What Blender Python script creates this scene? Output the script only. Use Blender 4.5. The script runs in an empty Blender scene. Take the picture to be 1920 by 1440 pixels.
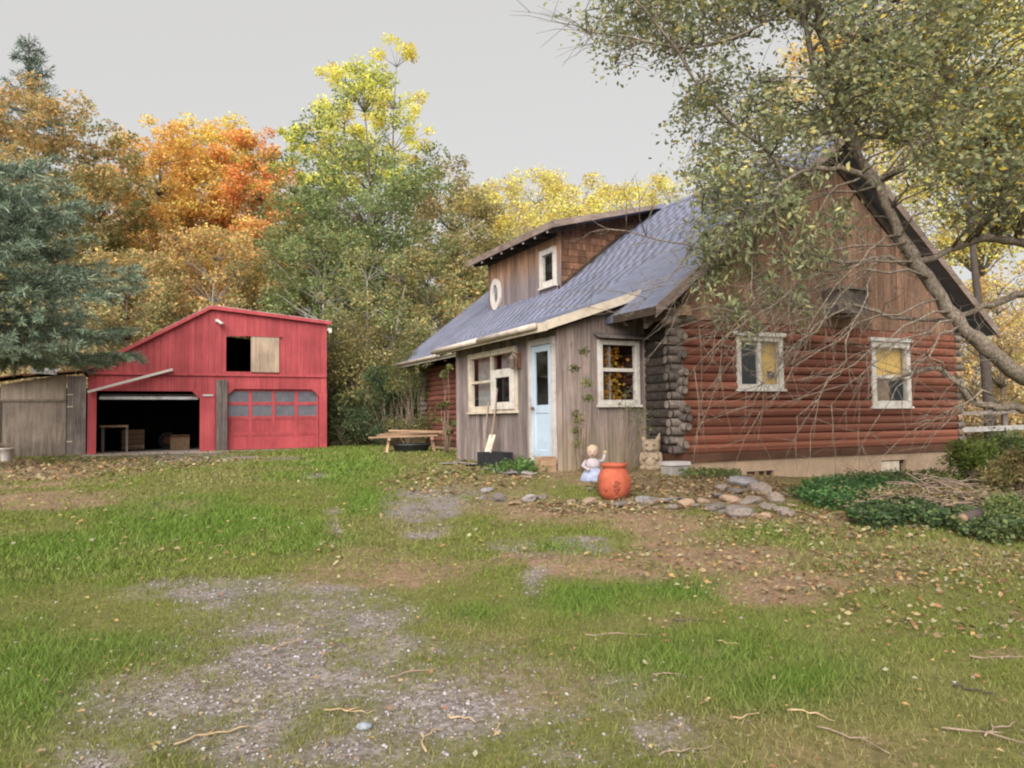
import bpy, math, random
import numpy as np
from mathutils import Matrix, Vector

random.seed(7)
RNG = np.random.default_rng(11)
R = math.radians
scene = bpy.context.scene
COL = scene.collection

# ------------------------------------------------------------------ camera
F = 1440.0          # focal length in pixels of the 1920 x 1440 photograph
EYE = 1.6
PITCH, ROLL = R(2.66), R(0.71)
_f = np.array([0, math.cos(PITCH), math.sin(PITCH)])
_u0 = np.array([0, -math.sin(PITCH), math.cos(PITCH)])
_r0 = np.array([1.0, 0, 0])
RIGHT = _r0 * math.cos(ROLL) - _u0 * math.sin(ROLL)
UP = _u0 * math.cos(ROLL) + _r0 * math.sin(ROLL)
CAM = np.array([0, 0, EYE])
cam_data = bpy.data.cameras.new('camera')
cam_data.sensor_fit = 'HORIZONTAL'
cam_data.sensor_width = 36.0
cam_data.lens = 36.0 * F / 1920.0
cam_data.clip_start = 0.05
cam_data.clip_end = 2000
cam = bpy.data.objects.new('camera', cam_data)
COL.objects.link(cam)
M = Matrix.Identity(4)
for i in range(3):
    M[i][0] = RIGHT[i]; M[i][1] = UP[i]; M[i][2] = -_f[i]; M[i][3] = CAM[i]
cam.matrix_world = M
scene.camera = cam

# ------------------------------------------------------------------ sky, sun, exposure
SUN_EL, SUN_AZ = R(34), R(192)          # azimuth clockwise from +Y: behind the camera, a little left
world = bpy.data.worlds.new('World'); scene.world = world; world.use_nodes = True
nt = world.node_tree; nt.nodes.clear()
sky = nt.nodes.new('ShaderNodeTexSky'); sky.sky_type = 'NISHITA'; sky.sun_disc = False
sky.sun_elevation = SUN_EL; sky.sun_rotation = SUN_AZ
sky.air_density = 1.0; sky.dust_density = 4.0; sky.ozone_density = 1.0
hs = nt.nodes.new('ShaderNodeHueSaturation'); hs.inputs['Saturation'].default_value = 0.25
mixc = nt.nodes.new('ShaderNodeMix'); mixc.data_type = 'RGBA'
mixc.inputs[0].default_value = 0.9                     # closed overcast veil over the clear sky
mixc.inputs[7].default_value = (1.55, 1.52, 1.47, 1)
bgn = nt.nodes.new('ShaderNodeBackground'); bgn.inputs['Strength'].default_value = 0.1
wo = nt.nodes.new('ShaderNodeOutputWorld')
nt.links.new(sky.outputs[0], hs.inputs['Color']); nt.links.new(hs.outputs[0], mixc.inputs[6])
nt.links.new(mixc.outputs[2], bgn.inputs['Color']); nt.links.new(bgn.outputs[0], wo.inputs['Surface'])
sl = bpy.data.lights.new('sun', 'SUN'); sl.energy = 1.5; sl.angle = R(60); sl.color = (1.0, 0.95, 0.88)
so = bpy.data.objects.new('sun', sl); COL.objects.link(so)
sd = Vector((math.sin(SUN_AZ) * math.cos(SUN_EL), math.cos(SUN_AZ) * math.cos(SUN_EL), math.sin(SUN_EL)))
so.rotation_euler = sd.to_track_quat('Z', 'Y').to_euler()
so.location = (0, -20, 30)
vs = scene.view_settings
vs.view_transform = 'Standard'; vs.look = 'None'; vs.gamma = 1; vs.use_curve_mapping = False
vs.exposure = 2.05
scene.render.engine = 'CYCLES'
cy = scene.cycles
cy.use_denoising = True
cy.pixel_filter_type = 'BLACKMAN_HARRIS'; cy.filter_width = 2.1
cy.max_bounces = 6; cy.diffuse_bounces = 3; cy.glossy_bounces = 3; cy.transmission_bounces = 4; cy.transparent_max_bounces = 8
cy.caustics_reflective = False; cy.caustics_refractive = False
scene.render.film_transparent = False

# ------------------------------------------------------------------ pixel <-> world helpers
def ray(x, y):
    return _f + RIGHT * (x - 960) / F - UP * (y - 720) / F
def proj(P):
    P = np.asarray(P, float) - CAM
    z = P @ _f
    zz = np.where(z < 0.05, 0.05, z)
    return 960 + F * (P @ RIGHT) / zz, 720 - F * (P @ UP) / zz, z
def at(x, y, depth):
    d = ray(x, y)
    return CAM + d * (depth / d[1])

# ------------------------------------------------------------------ numpy noise
def _hash(ix, iy, s):
    h = (ix.astype(np.int64) * 374761393 + iy.astype(np.int64) * 668265263 + s * 2147483647 + 12345) & 0xffffffff
    h = ((h ^ (h >> 13)) * 1274126177) & 0xffffffff
    return ((h ^ (h >> 16)) & 0xffff) / 65535.0
def vnoise(x, y, s=0):
    x = np.asarray(x, float); y = np.asarray(y, float)
    ix = np.floor(x); iy = np.floor(y); fx = x - ix; fy = y - iy
    fx = fx * fx * (3 - 2 * fx); fy = fy * fy * (3 - 2 * fy)
    a = _hash(ix, iy, s); b = _hash(ix + 1, iy, s); c = _hash(ix, iy + 1, s); d = _hash(ix + 1, iy + 1, s)
    return (a * (1 - fx) + b * fx) * (1 - fy) + (c * (1 - fx) + d * fx) * fy
def fbm(x, y, s=0, o=4):
    v = 0; amp = 0.5; t = 0
    for i in range(o):
        v = v + amp * vnoise(x * 2 ** i, y * 2 ** i, s + i * 17); t += amp; amp *= 0.5
    return v / t
def sstep(a, b, x):
    t = np.clip((x - a) / (b - a), 0, 1); return t * t * (3 - 2 * t)

# ------------------------------------------------------------------ house frame
ANG = R(63.6)
AV = np.array([math.sin(ANG), math.cos(ANG), 0]); BV = np.array([-math.cos(ANG), math.sin(ANG), 0])
ROTZ = math.atan2(AV[1], AV[0])
HO = at(1283, 868, 12.8)          # near log corner, top of the foundation
GO = at(163, 852, 23.2)           # garage's left front corner at the floor
def W(u, v, z=0): return HO + AV * u + BV * v + np.array([0, 0, z])
def GW(u, v, z=0): return GO + AV * u + BV * v + np.array([0, 0, z])

# ------------------------------------------------------------------ terrain
_cp = [(0, 0, 0), (-3, 0, 0), (3, 0, 0), (0, -8, -.3), (-9, -3, -.05), (9, -3, -.2),
       (0, 5, .2), (-4, 5, .2), (4, 5, .15), (8, 5, 0), (-10, 5, .2),
       (-1, 8, .36), (-6, 9, .4), (3, 8.3, .37), (6.5, 8.5, .22), (11, 9, 0),
       (1.4, 10.5, .49), (-1, 11, .5), (3.5, 10, .46), (6, 10.5, .36), (9, 12, .22), (13, 14, .1),
       (2.4, 12.3, .67), (1, 12.6, .72), (4.6, 13.4, .54), (6.8, 14.6, .36), (9.3, 15.8, .30), (13, 18, .25), (7.2, 13.4, .34),
       (0, 15, .76), (-2, 18, .76), (-3.2, 23, .78), (4, 16, .7), (2, 22, .75),
       (-8, 15, .6), (-13, 18, .62), (-13, 23, .70), (-6.3, 26.3, .72), (-10, 28, .7), (-18, 22, .7), (-8, 31, .75),
       (8, 22, .6), (14, 26, .6), (0, 31, .8), (-22, 30, .9), (20, 34, .8), (-30, 15, .7), (26, 12, .1)]
_cp = np.array(_cp, float)
def _tps(r2): return 0.5 * r2 * np.log(r2 + 1e-9)
_n = len(_cp)
_K = _tps(((_cp[:, None, :2] - _cp[None, :, :2]) ** 2).sum(-1)) + np.eye(_n) * 0.15
_Pm = np.c_[np.ones(_n), _cp[:, :2]]
_A = np.zeros((_n + 3, _n + 3)); _A[:_n, :_n] = _K; _A[:_n, _n:] = _Pm; _A[_n:, :_n] = _Pm.T
_w = np.linalg.solve(_A, np.r_[_cp[:, 2], 0, 0, 0])
def ground_z(x, y):
    x = np.atleast_1d(np.asarray(x, float)); y = np.atleast_1d(np.asarray(y, float))
    xc = np.clip(x, -30, 26); yc = np.clip(y, -8, 34)
    out = np.empty(x.shape)
    flat = out.ravel(); xf = xc.ravel(); yf = yc.ravel()
    for i in range(0, len(flat), 20000):
        q = np.c_[xf[i:i + 20000], yf[i:i + 20000]]
        r2 = ((q[:, None, :] - _cp[None, :, :2]) ** 2).sum(-1)
        flat[i:i + 20000] = _tps(r2) @ _w[:_n] + np.c_[np.ones(len(q)), q] @ _w[_n:]
    z = flat.reshape(x.shape)
    hill = np.maximum(y - 31, 0)
    left = 0.55 + 0.45 * sstep(25, -25, x)
    z = z + np.where(hill < 60, hill * 0.13, 60 * 0.13 + (hill - 60) * 0.02) * left * sstep(0, 8, hill)
    return z
def gz(x, y): return float(ground_z(x, y)[0])
def gpt(px, py):
    """world point on the ground seen at a photo pixel"""
    d = ray(px, py); t = 2.0
    while t < 90:
        p = CAM + d * t
        if p[2] <= gz(p[0], p[1]): break
        t += 0.05
    return np.array([p[0], p[1], gz(p[0], p[1])])

# ------------------------------------------------------------------ materials
MATS = {}
def newmat(name):
    m = bpy.data.materials.new(name); m.use_nodes = True
    n = m.node_tree; p = n.nodes['Principled BSDF']; MATS[name] = m
    return m, n, p
def node(n, t, **kw):
    x = n.nodes.new(t)
    for k, v in kw.items(): setattr(x, k, v)
    return x
def ramp(n, stops):
    r = n.nodes.new('ShaderNodeValToRGB'); e = r.color_ramp.elements
    while len(e) < len(stops): e.new(0.5)
    for i, (p, c) in enumerate(stops):
        e[i].position = p; e[i].color = (*c, 1)
    return r
def mixrgb(n, a, b, fac, mode='MIX'):
    x = n.nodes.new('ShaderNodeMix'); x.data_type = 'RGBA'; x.blend_type = mode
    for sock, val in ((x.inputs[0], fac), (x.inputs[6], a), (x.inputs[7], b)):
        if hasattr(val, 'is_output'): n.links.new(val, sock)
        elif isinstance(val, (int, float)): sock.default_value = val
        else: sock.default_value = (*val, 1)
    return x.outputs[2]
def math_n(n, op, a, b=0.0):
    x = n.nodes.new('ShaderNodeMath'); x.operation = op
    for s, v in ((x.inputs[0], a), (x.inputs[1], b)):
        if hasattr(v, 'is_output'): n.links.new(v, s)
        else: s.default_value = v
    return x.outputs[0]
def coords(n, scale, kind='Object', rnd=True):
    tc = n.nodes.new('ShaderNodeTexCoord'); mp = n.nodes.new('ShaderNodeMapping')
    mp.inputs['Scale'].default_value = scale
    n.links.new(tc.outputs[kind], mp.inputs['Vector'])
    if rnd:
        oi = n.nodes.new('ShaderNodeObjectInfo'); cm = n.nodes.new('ShaderNodeCombineXYZ')
        sc = math_n(n, 'MULTIPLY', oi.outputs['Random'], 37.0)
        for i in range(3): n.links.new(sc, cm.inputs[i])
        n.links.new(cm.outputs[0], mp.inputs['Location'])
    return mp.outputs[0]
def noise(n, vec, scale, detail=4, rough=0.6, out='Fac'):
    x = n.nodes.new('ShaderNodeTexNoise'); x.inputs['Scale'].default_value = scale
    x.inputs['Detail'].default_value = detail; x.inputs['Roughness'].default_value = rough
    if vec is not None: n.links.new(vec, x.inputs['Vector'])
    return x.outputs[out]
def bump(n, p, h, strength=0.4, dist=0.01):
    b = n.nodes.new('ShaderNodeBump'); b.inputs['Strength'].default_value = strength; b.inputs['Distance'].default_value = dist
    n.links.new(h, b.inputs['Height']); n.links.new(b.outputs[0], p.inputs['Normal'])
def wood(name, cols, stretch=(14, 14, 0.9), rough=0.85, var=0.35, knots=True, bmp=0.5, low=None):
    """grained timber; cols = dark, mid, light; grain runs along the axis with the small stretch"""
    m, n, p = newmat(name)
    v = coords(n, stretch)
    g = noise(n, v, 1.6, 7, 0.65)
    r = ramp(n, [(0.28, cols[0]), (0.5, cols[1]), (0.72, cols[2])]); n.links.new(g, r.inputs[0])
    c = r.outputs[0]
    big = noise(n, coords(n, (1.1, 1.1, 1.1)), 1.3, 4)
    bl = ramp(n, [(0.3, (0.62, 0.6, 0.6)), (0.7, (1.18, 1.14, 1.1))]); n.links.new(big, bl.inputs[0])
    c = mixrgb(n, c, bl.outputs[0], 0.85, 'MULTIPLY')
    oi = n.nodes.new('ShaderNodeObjectInfo')
    ov = ramp(n, [(0.0, (1 - var,) * 3), (1.0, (1 + var * 0.6, 1 + var * 0.55, 1 + var * 0.5))]); n.links.new(oi.outputs['Random'], ov.inputs[0])
    c = mixrgb(n, c, ov.outputs[0], 1.0, 'MULTIPLY')
    if knots:
        vo = n.nodes.new('ShaderNodeTexVoronoi'); vo.inputs['Scale'].default_value = 1.0
        n.links.new(coords(n, (stretch[0] * 0.35, stretch[1] * 0.35, max(stretch[2] * 1.6, 1.2)) if stretch[2] < stretch[0] else (1.4, 5, 5)), vo.inputs['Vector'])
        kr = ramp(n, [(0.0, (0.25, 0.22, 0.2)), (0.13, (1, 1, 1))]); n.links.new(vo.outputs['Distance'], kr.inputs[0])
        c = mixrgb(n, c, kr.outputs[0], 0.8, 'MULTIPLY')
    if low is not None:   # weathering of the exposed lower part: grey wood below, sheltered brown wood near the eaves
        z0, z1, lowcol = low
        tc = n.nodes.new('ShaderNodeTexCoord'); sp = n.nodes.new('ShaderNodeSeparateXYZ'); n.links.new(tc.outputs['Object'], sp.inputs[0])
        zz = math_n(n, 'ADD', sp.outputs[2], math_n(n, 'MULTIPLY', math_n(n, 'SUBTRACT', g, 0.5), 1.2))
        mr = n.nodes.new('ShaderNodeMapRange'); mr.inputs[1].default_value = z0; mr.inputs[2].default_value = z1
        n.links.new(zz, mr.inputs[0])
        lr = ramp(n, [(0.28, tuple(k * 0.55 for k in lowcol)), (0.7, tuple(k * 1.25 for k in lowcol))]); n.links.new(g, lr.inputs[0])
        c = mixrgb(n, mixrgb(n, lr.outputs[0], ov.outputs[0], 1.0, 'MULTIPLY'), c, mr.outputs[0])
    n.links.new(c, p.inputs['Base Color']); p.inputs['Roughness'].default_value = rough
    p.inputs['Specular IOR Level'].default_value = 0.25
    bump(n, p, g, bmp, 0.006)
    return m
def plain(name, col, rough=0.7, var=0.25, scale=6, metal=0.0, spec=0.3, bmp=0.15, dirt=None):
    m, n, p = newmat(name)
    v = coords(n, (1, 1, 1))
    g = noise(n, v, scale, 6, 0.65)
    r = ramp(n, [(0.25, tuple(k * (1 - var) for k in col)), (0.75, tuple(min(1, k * (1 + var)) for k in col))]); n.links.new(g, r.inputs[0])
    c = r.outputs[0]
    if dirt is not None:
        d = noise(n, v, scale * 0.35, 6, 0.7)
        dr = ramp(n, [(0.5, (0, 0, 0)), (0.68, (1, 1, 1))]); n.links.new(d, dr.inputs[0])
        c = mixrgb(n, c, dirt, dr.outputs[0])
    n.links.new(c, p.inputs['Base Color']); p.inputs['Roughness'].default_value = rough
    p.inputs['Metallic'].default_value = metal; p.inputs['Specular IOR Level'].default_value = spec
    if bmp: bump(n, p, g, bmp, 0.01)
    return m
def attrmat(name, rough=0.7, trans=0.0, attr='tint', var=0.0, spec=0.2):
    """colour from the piece's own vertex colour (leaves, blades, stones); trans = light let through a leaf"""
    m, n, p = newmat(name)
    at_ = n.nodes.new('ShaderNodeAttribute'); at_.attribute_name = attr
    c = at_.outputs['Color']
    p.inputs['Roughness'].default_value = rough; p.inputs['Specular IOR Level'].default_value = spec
    n.links.new(c, p.inputs['Base Color'])
    if trans:
        tr = n.nodes.new('ShaderNodeBsdfTranslucent'); mx = n.nodes.new('ShaderNodeMixShader'); mx.inputs[0].default_value = trans
        n.links.new(c, tr.inputs['Color'])
        out = n.nodes['Material Output']
        n.links.new(p.outputs[0], mx.inputs[1]); n.links.new(tr.outputs[0], mx.inputs[2]); n.links.new(mx.outputs[0], out.inputs['Surface'])
    return m
def glass(name, tint=(0.96, 0.97, 0.97), refl=0.16):
    m, n, p = newmat(name)
    n.nodes.remove(p)
    tb = n.nodes.new('ShaderNodeBsdfTransparent'); tb.inputs[0].default_value = (*tint, 1)
    gb = n.nodes.new('ShaderNodeBsdfGlossy'); gb.inputs['Roughness'].default_value = 0.03
    gb.inputs['Color'].default_value = (0.9, 0.93, 0.95, 1)
    lw = n.nodes.new('ShaderNodeLayerWeight'); lw.inputs['Blend'].default_value = 0.5
    f = math_n(n, 'ADD', math_n(n, 'MULTIPLY', math_n(n, 'POWER', lw.outputs['Facing'], 5.0), 0.28), refl * 0.25)
    mx = n.nodes.new('ShaderNodeMixShader'); n.links.new(f, mx.inputs[0])
    n.links.new(tb.outputs[0], mx.inputs[1]); n.links.new(gb.outputs[0], mx.inputs[2])
    # slight waviness of old panes
    b = n.nodes.new('ShaderNodeBump'); b.inputs['Strength'].default_value = 0.05; b.inputs['Distance'].default_value = 0.01
    n.links.new(noise(n, coords(n, (1, 1, 1)), 3.0, 1), b.inputs['Height']); n.links.new(b.outputs[0], gb.inputs['Normal'])
    n.links.new(mx.outputs[0], n.nodes['Material Output'].inputs['Surface'])
    return m

wood('log_red', [(0.11, 0.040, 0.027), (0.225, 0.083, 0.055), (0.33, 0.145, 0.10)], (0.5, 9, 9), 0.75, 0.38)
wood('log_dark', [(0.025, 0.022, 0.02), (0.06, 0.05, 0.046), (0.11, 0.095, 0.085)], (9, 0.5, 9), 0.9, 0.4)
wood('log_grey', [(0.07, 0.06, 0.055), (0.19, 0.16, 0.145), (0.34, 0.30, 0.27)], (9, 9, 9), 0.9, 0.4, knots=False)
wood('log_side', [(0.10, 0.04, 0.03), (0.19, 0.075, 0.055), (0.28, 0.125, 0.095)], (9, 0.5, 9), 0.75, 0.3)
wood('log_end_tan', [(0.20, 0.12, 0.07), (0.36, 0.24, 0.15), (0.5, 0.36, 0.25)], (9, 9, 9), 0.85, 0.3, knots=False)
wood('skirt', [(0.07, 0.035, 0.022), (0.11, 0.055, 0.035), (0.16, 0.08, 0.05)], (0.5, 9, 9), 0.8, 0.1)
wood('porch_board', [(0.17, 0.135, 0.125), (0.31, 0.25, 0.235), (0.43, 0.365, 0.345)], (16, 16, 0.8), 0.9, 0.22, low=(-0.4, 0.9, (0.30, 0.24, 0.15)))
wood('front_board', [(0.13, 0.105, 0.10), (0.26, 0.215, 0.21), (0.42, 0.36, 0.35)], (16, 16, 0.8), 0.9, 0.3)
wood('dormer_board', [(0.10, 0.05, 0.03), (0.38, 0.22, 0.135), (0.62, 0.44, 0.31)], (22, 22, 0.7), 0.85, 0.28, low=(4.25, 4.85, (0.23, 0.19, 0.20)))
wood('gable_board', [(0.14, 0.075, 0.05), (0.28, 0.165, 0.115), (0.42, 0.28, 0.205)], (16, 16, 0.7), 0.85, 0.3)
wood('brown_shingle', [(0.10, 0.05, 0.03), (0.20, 0.105, 0.065), (0.3, 0.17, 0.11)], (9, 9, 2), 0.85, 0.3, knots=False)
wood('fascia_wood', [(0.14, 0.105, 0.09), (0.25, 0.195, 0.17), (0.35, 0.285, 0.25)], (2, 2, 9), 0.8, 0.15, knots=False)
wood('dark_rafter', [(0.03, 0.022, 0.018), (0.06, 0.045, 0.035), (0.1, 0.075, 0.06)], (3, 3, 3), 0.85, 0.2, knots=False)
wood('grey_plank', [(0.10, 0.085, 0.08), (0.21, 0.18, 0.17), (0.34, 0.30, 0.285)], (14, 14, 0.8), 0.9, 0.3)
wood('new_plank', [(0.24, 0.14, 0.09), (0.40, 0.26, 0.17), (0.54, 0.39, 0.27)], (0.7, 12, 12), 0.8, 0.3, knots=False)
wood('shed_ply', [(0.20, 0.16, 0.13), (0.32, 0.265, 0.225), (0.43, 0.37, 0.32)], (7, 7, 0.7), 0.9, 0.15, low=(-0.3, 0.55, (0.085, 0.07, 0.055)))
wood('hay_door', [(0.26, 0.19, 0.14), (0.40, 0.31, 0.24), (0.50, 0.41, 0.33)], (12, 12, 0.6), 0.85, 0.1)
def red_paint():
    m, n, p = newmat('barn_red')
    g = noise(n, coords(n, (14, 14, 0.5)), 1.6, 6, 0.65)
    r = ramp(n, [(0.25, (0.33, 0.052, 0.060)), (0.55, (0.44, 0.075, 0.086)), (0.8, (0.52, 0.125, 0.13))]); n.links.new(g, r.inputs[0])
    big = noise(n, coords(n, (0.8, 0.8, 0.5), rnd=False), 1.2, 5, 0.65)
    br = ramp(n, [(0.32, (0.68, 0.68, 0.68)), (0.7, (1.15, 1.2, 1.2))]); n.links.new(big, br.inputs[0])
    c = mixrgb(n, r.outputs[0], br.outputs[0], 1.0, 'MULTIPLY')
    oi = n.nodes.new('ShaderNodeObjectInfo'); ov = ramp(n, [(0, (0.86, 0.86, 0.86)), (1, (1.06, 1.06, 1.06))]); n.links.new(oi.outputs['Random'], ov.inputs[0])
    c = mixrgb(n, c, ov.outputs[0], 1.0, 'MULTIPLY')
    # chalky worn patches with bare wood showing
    w = noise(n, coords(n, (9, 9, 1.1), rnd=False), 1.7, 7, 0.72)
    wr = ramp(n, [(0.66, (0, 0, 0)), (0.76, (1, 1, 1))]); n.links.new(w, wr.inputs[0])
    c = mixrgb(n, c, (0.36, 0.20, 0.18), math_n(n, 'MULTIPLY', wr.outputs[0], 0.55))
    n.links.new(c, p.inputs['Base Color']); p.inputs['Roughness'].default_value = 0.75; p.inputs['Specular IOR Level'].default_value = 0.25
    bump(n, p, g, 0.35, 0.004)
red_paint()
plain('white_trim', (0.62, 0.58, 0.54), 0.6, 0.15, 9, dirt=(0.40, 0.35, 0.31))
plain('cream_trim', (0.60, 0.52, 0.42), 0.65, 0.18, 8, dirt=(0.36, 0.28, 0.22))
plain('grey_trim', (0.50, 0.46, 0.45), 0.65, 0.18, 8, dirt=(0.32, 0.28, 0.27))
plain('gutter_metal', (0.56, 0.49, 0.42), 0.5, 0.15, 7, dirt=(0.30, 0.25, 0.22))
plain('door_blue', (0.46, 0.56, 0.68), 0.5, 0.1, 5, dirt=(0.40, 0.47, 0.54))
plain('concrete_tan', (0.42, 0.30, 0.21), 0.9, 0.22, 4, dirt=(0.30, 0.22, 0.165), bmp=0.3)
plain('concrete_grey', (0.30, 0.275, 0.26), 0.9, 0.25, 8, bmp=0.3)
plain('slab', (0.40, 0.335, 0.30), 0.9, 0.3, 5, bmp=0.4)
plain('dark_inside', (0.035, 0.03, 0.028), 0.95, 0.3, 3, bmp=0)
plain('room_wall', (0.10, 0.085, 0.07), 0.95, 0.3, 3, bmp=0)
plain('reflection_yellow', (0.80, 0.50, 0.12), 0.8, 0.22, 2.2, bmp=0)  # coloured as sunlit yellow trees mirrored in the gable panes
plain('curtain_grey', (0.30, 0.28, 0.27), 0.9, 0.3, 5, bmp=0)
plain('cloth_red', (0.36, 0.10, 0.10), 0.9, 0.3, 5, bmp=0)
plain('black_plastic', (0.02, 0.022, 0.026), 0.45, 0.4, 6, spec=0.5)
plain('pebble_blue', (0.25, 0.28, 0.32), 0.7, 0.35, 30)
plain('panel_grey', (0.42, 0.42, 0.46), 0.6, 0.15, 5)
plain('terracotta', (0.40, 0.095, 0.050), 0.75, 0.28, 9, dirt=(0.25, 0.075, 0.05), bmp=0.3)
plain('terracotta_dark', (0.24, 0.06, 0.035), 0.7, 0.3, 14)
plain('cast_stone', (0.36, 0.28, 0.20), 0.9, 0.35, 14, dirt=(0.27, 0.21, 0.15), bmp=0.5)
plain('cast_stone_dark', (0.16, 0.11, 0.08), 0.9, 0.3, 14)
plain('flesh_stone', (0.46, 0.33, 0.26), 0.8, 0.2, 16)
plain('hair_stone', (0.42, 0.33, 0.21), 0.85, 0.3, 20)
plain('blue_stone', (0.27, 0.31, 0.44), 0.8, 0.35, 14, dirt=(0.45, 0.45, 0.48))
plain('pale_stone', (0.40, 0.35, 0.37), 0.7, 0.2, 14)
plain('galvanised', (0.52, 0.52, 0.54), 0.45, 0.2, 5, metal=0.3, dirt=(0.32, 0.25, 0.22))
plain('rust', (0.18, 0.08, 0.05), 0.8, 0.4, 9)
plain('bucket_white', (0.66, 0.62, 0.58), 0.55, 0.15, 8, dirt=(0.42, 0.36, 0.32))
plain('lantern_brown', (0.20, 0.15, 0.13), 0.5, 0.25, 8)
plain('lamp_grey', (0.55, 0.52, 0.48), 0.5, 0.15, 8)
plain('white_rail', (0.34, 0.32, 0.32), 0.8, 0.25, 6)
wood('bark_grey', [(0.06, 0.05, 0.042), (0.175, 0.145, 0.115), (0.34, 0.29, 0.235)], (24, 24, 15), 0.95, 0.0, knots=False, bmp=1.0)
plain('bark_dark', (0.075, 0.06, 0.052), 0.95, 0.4, 12, bmp=0.8)
plain('bark_pale', (0.34, 0.31, 0.28), 0.95, 0.3, 10, bmp=0.6, dirt=(0.16, 0.14, 0.12))
plain('twig_tan', (0.27, 0.20, 0.15), 0.9, 0.35, 16, bmp=0.3)
plain('twig_straw', (0.40, 0.29, 0.17), 0.9, 0.35, 16, bmp=0.3)
attrmat('leaf', 0.6, 0.42); attrmat('needle', 0.6, 0.15); attrmat('blade', 0.55, 0.25)
attrmat('litter', 0.8, 0.1); attrmat('stone', 0.9, 0.0)
glass('window_glass'); plain('garage_glass', (0.13, 0.13, 0.155), 0.25, 0.3, 4, spec=0.6, bmp=0)
def roofing():
    m, n, p = newmat('asphalt_shingle')
    gi = n.nodes.new('ShaderNodeNewGeometry'); oi = n.nodes.new('ShaderNodeObjectInfo')
    s = math_n(n, 'FRACT', math_n(n, 'ADD', gi.outputs['Random Per Island'], math_n(n, 'MULTIPLY', oi.outputs['Random'], 7.31)))
    r = ramp(n, [(0, (0.165, 0.175, 0.25)), (0.5, (0.18, 0.19, 0.27)), (1, (0.195, 0.205, 0.285))]); n.links.new(s, r.inputs[0])
    tc = n.nodes.new('ShaderNodeTexCoord')
    g = noise(n, tc.outputs['Object'], 160, 2, 0.7)
    gr = ramp(n, [(0.3, (0.6, 0.6, 0.6)), (0.7, (1.4, 1.4, 1.4))]); n.links.new(g, gr.inputs[0])
    st = noise(n, tc.outputs['Object'], 0.9, 6, 0.65)
    sr = ramp(n, [(0.35, (0.78, 0.8, 0.76)), (0.68, (1.15, 1.13, 1.15))]); n.links.new(st, sr.inputs[0])
    c = mixrgb(n, mixrgb(n, r.outputs[0], gr.outputs[0], 0.7, 'MULTIPLY'), sr.outputs[0], 1.0, 'MULTIPLY')
    n.links.new(c, p.inputs['Base Color']); p.inputs['Roughness'].default_value = 0.85; p.inputs['Specular IOR Level'].default_value = 0.35
    bump(n, p, g, 0.4, 0.004)
roofing()

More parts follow.
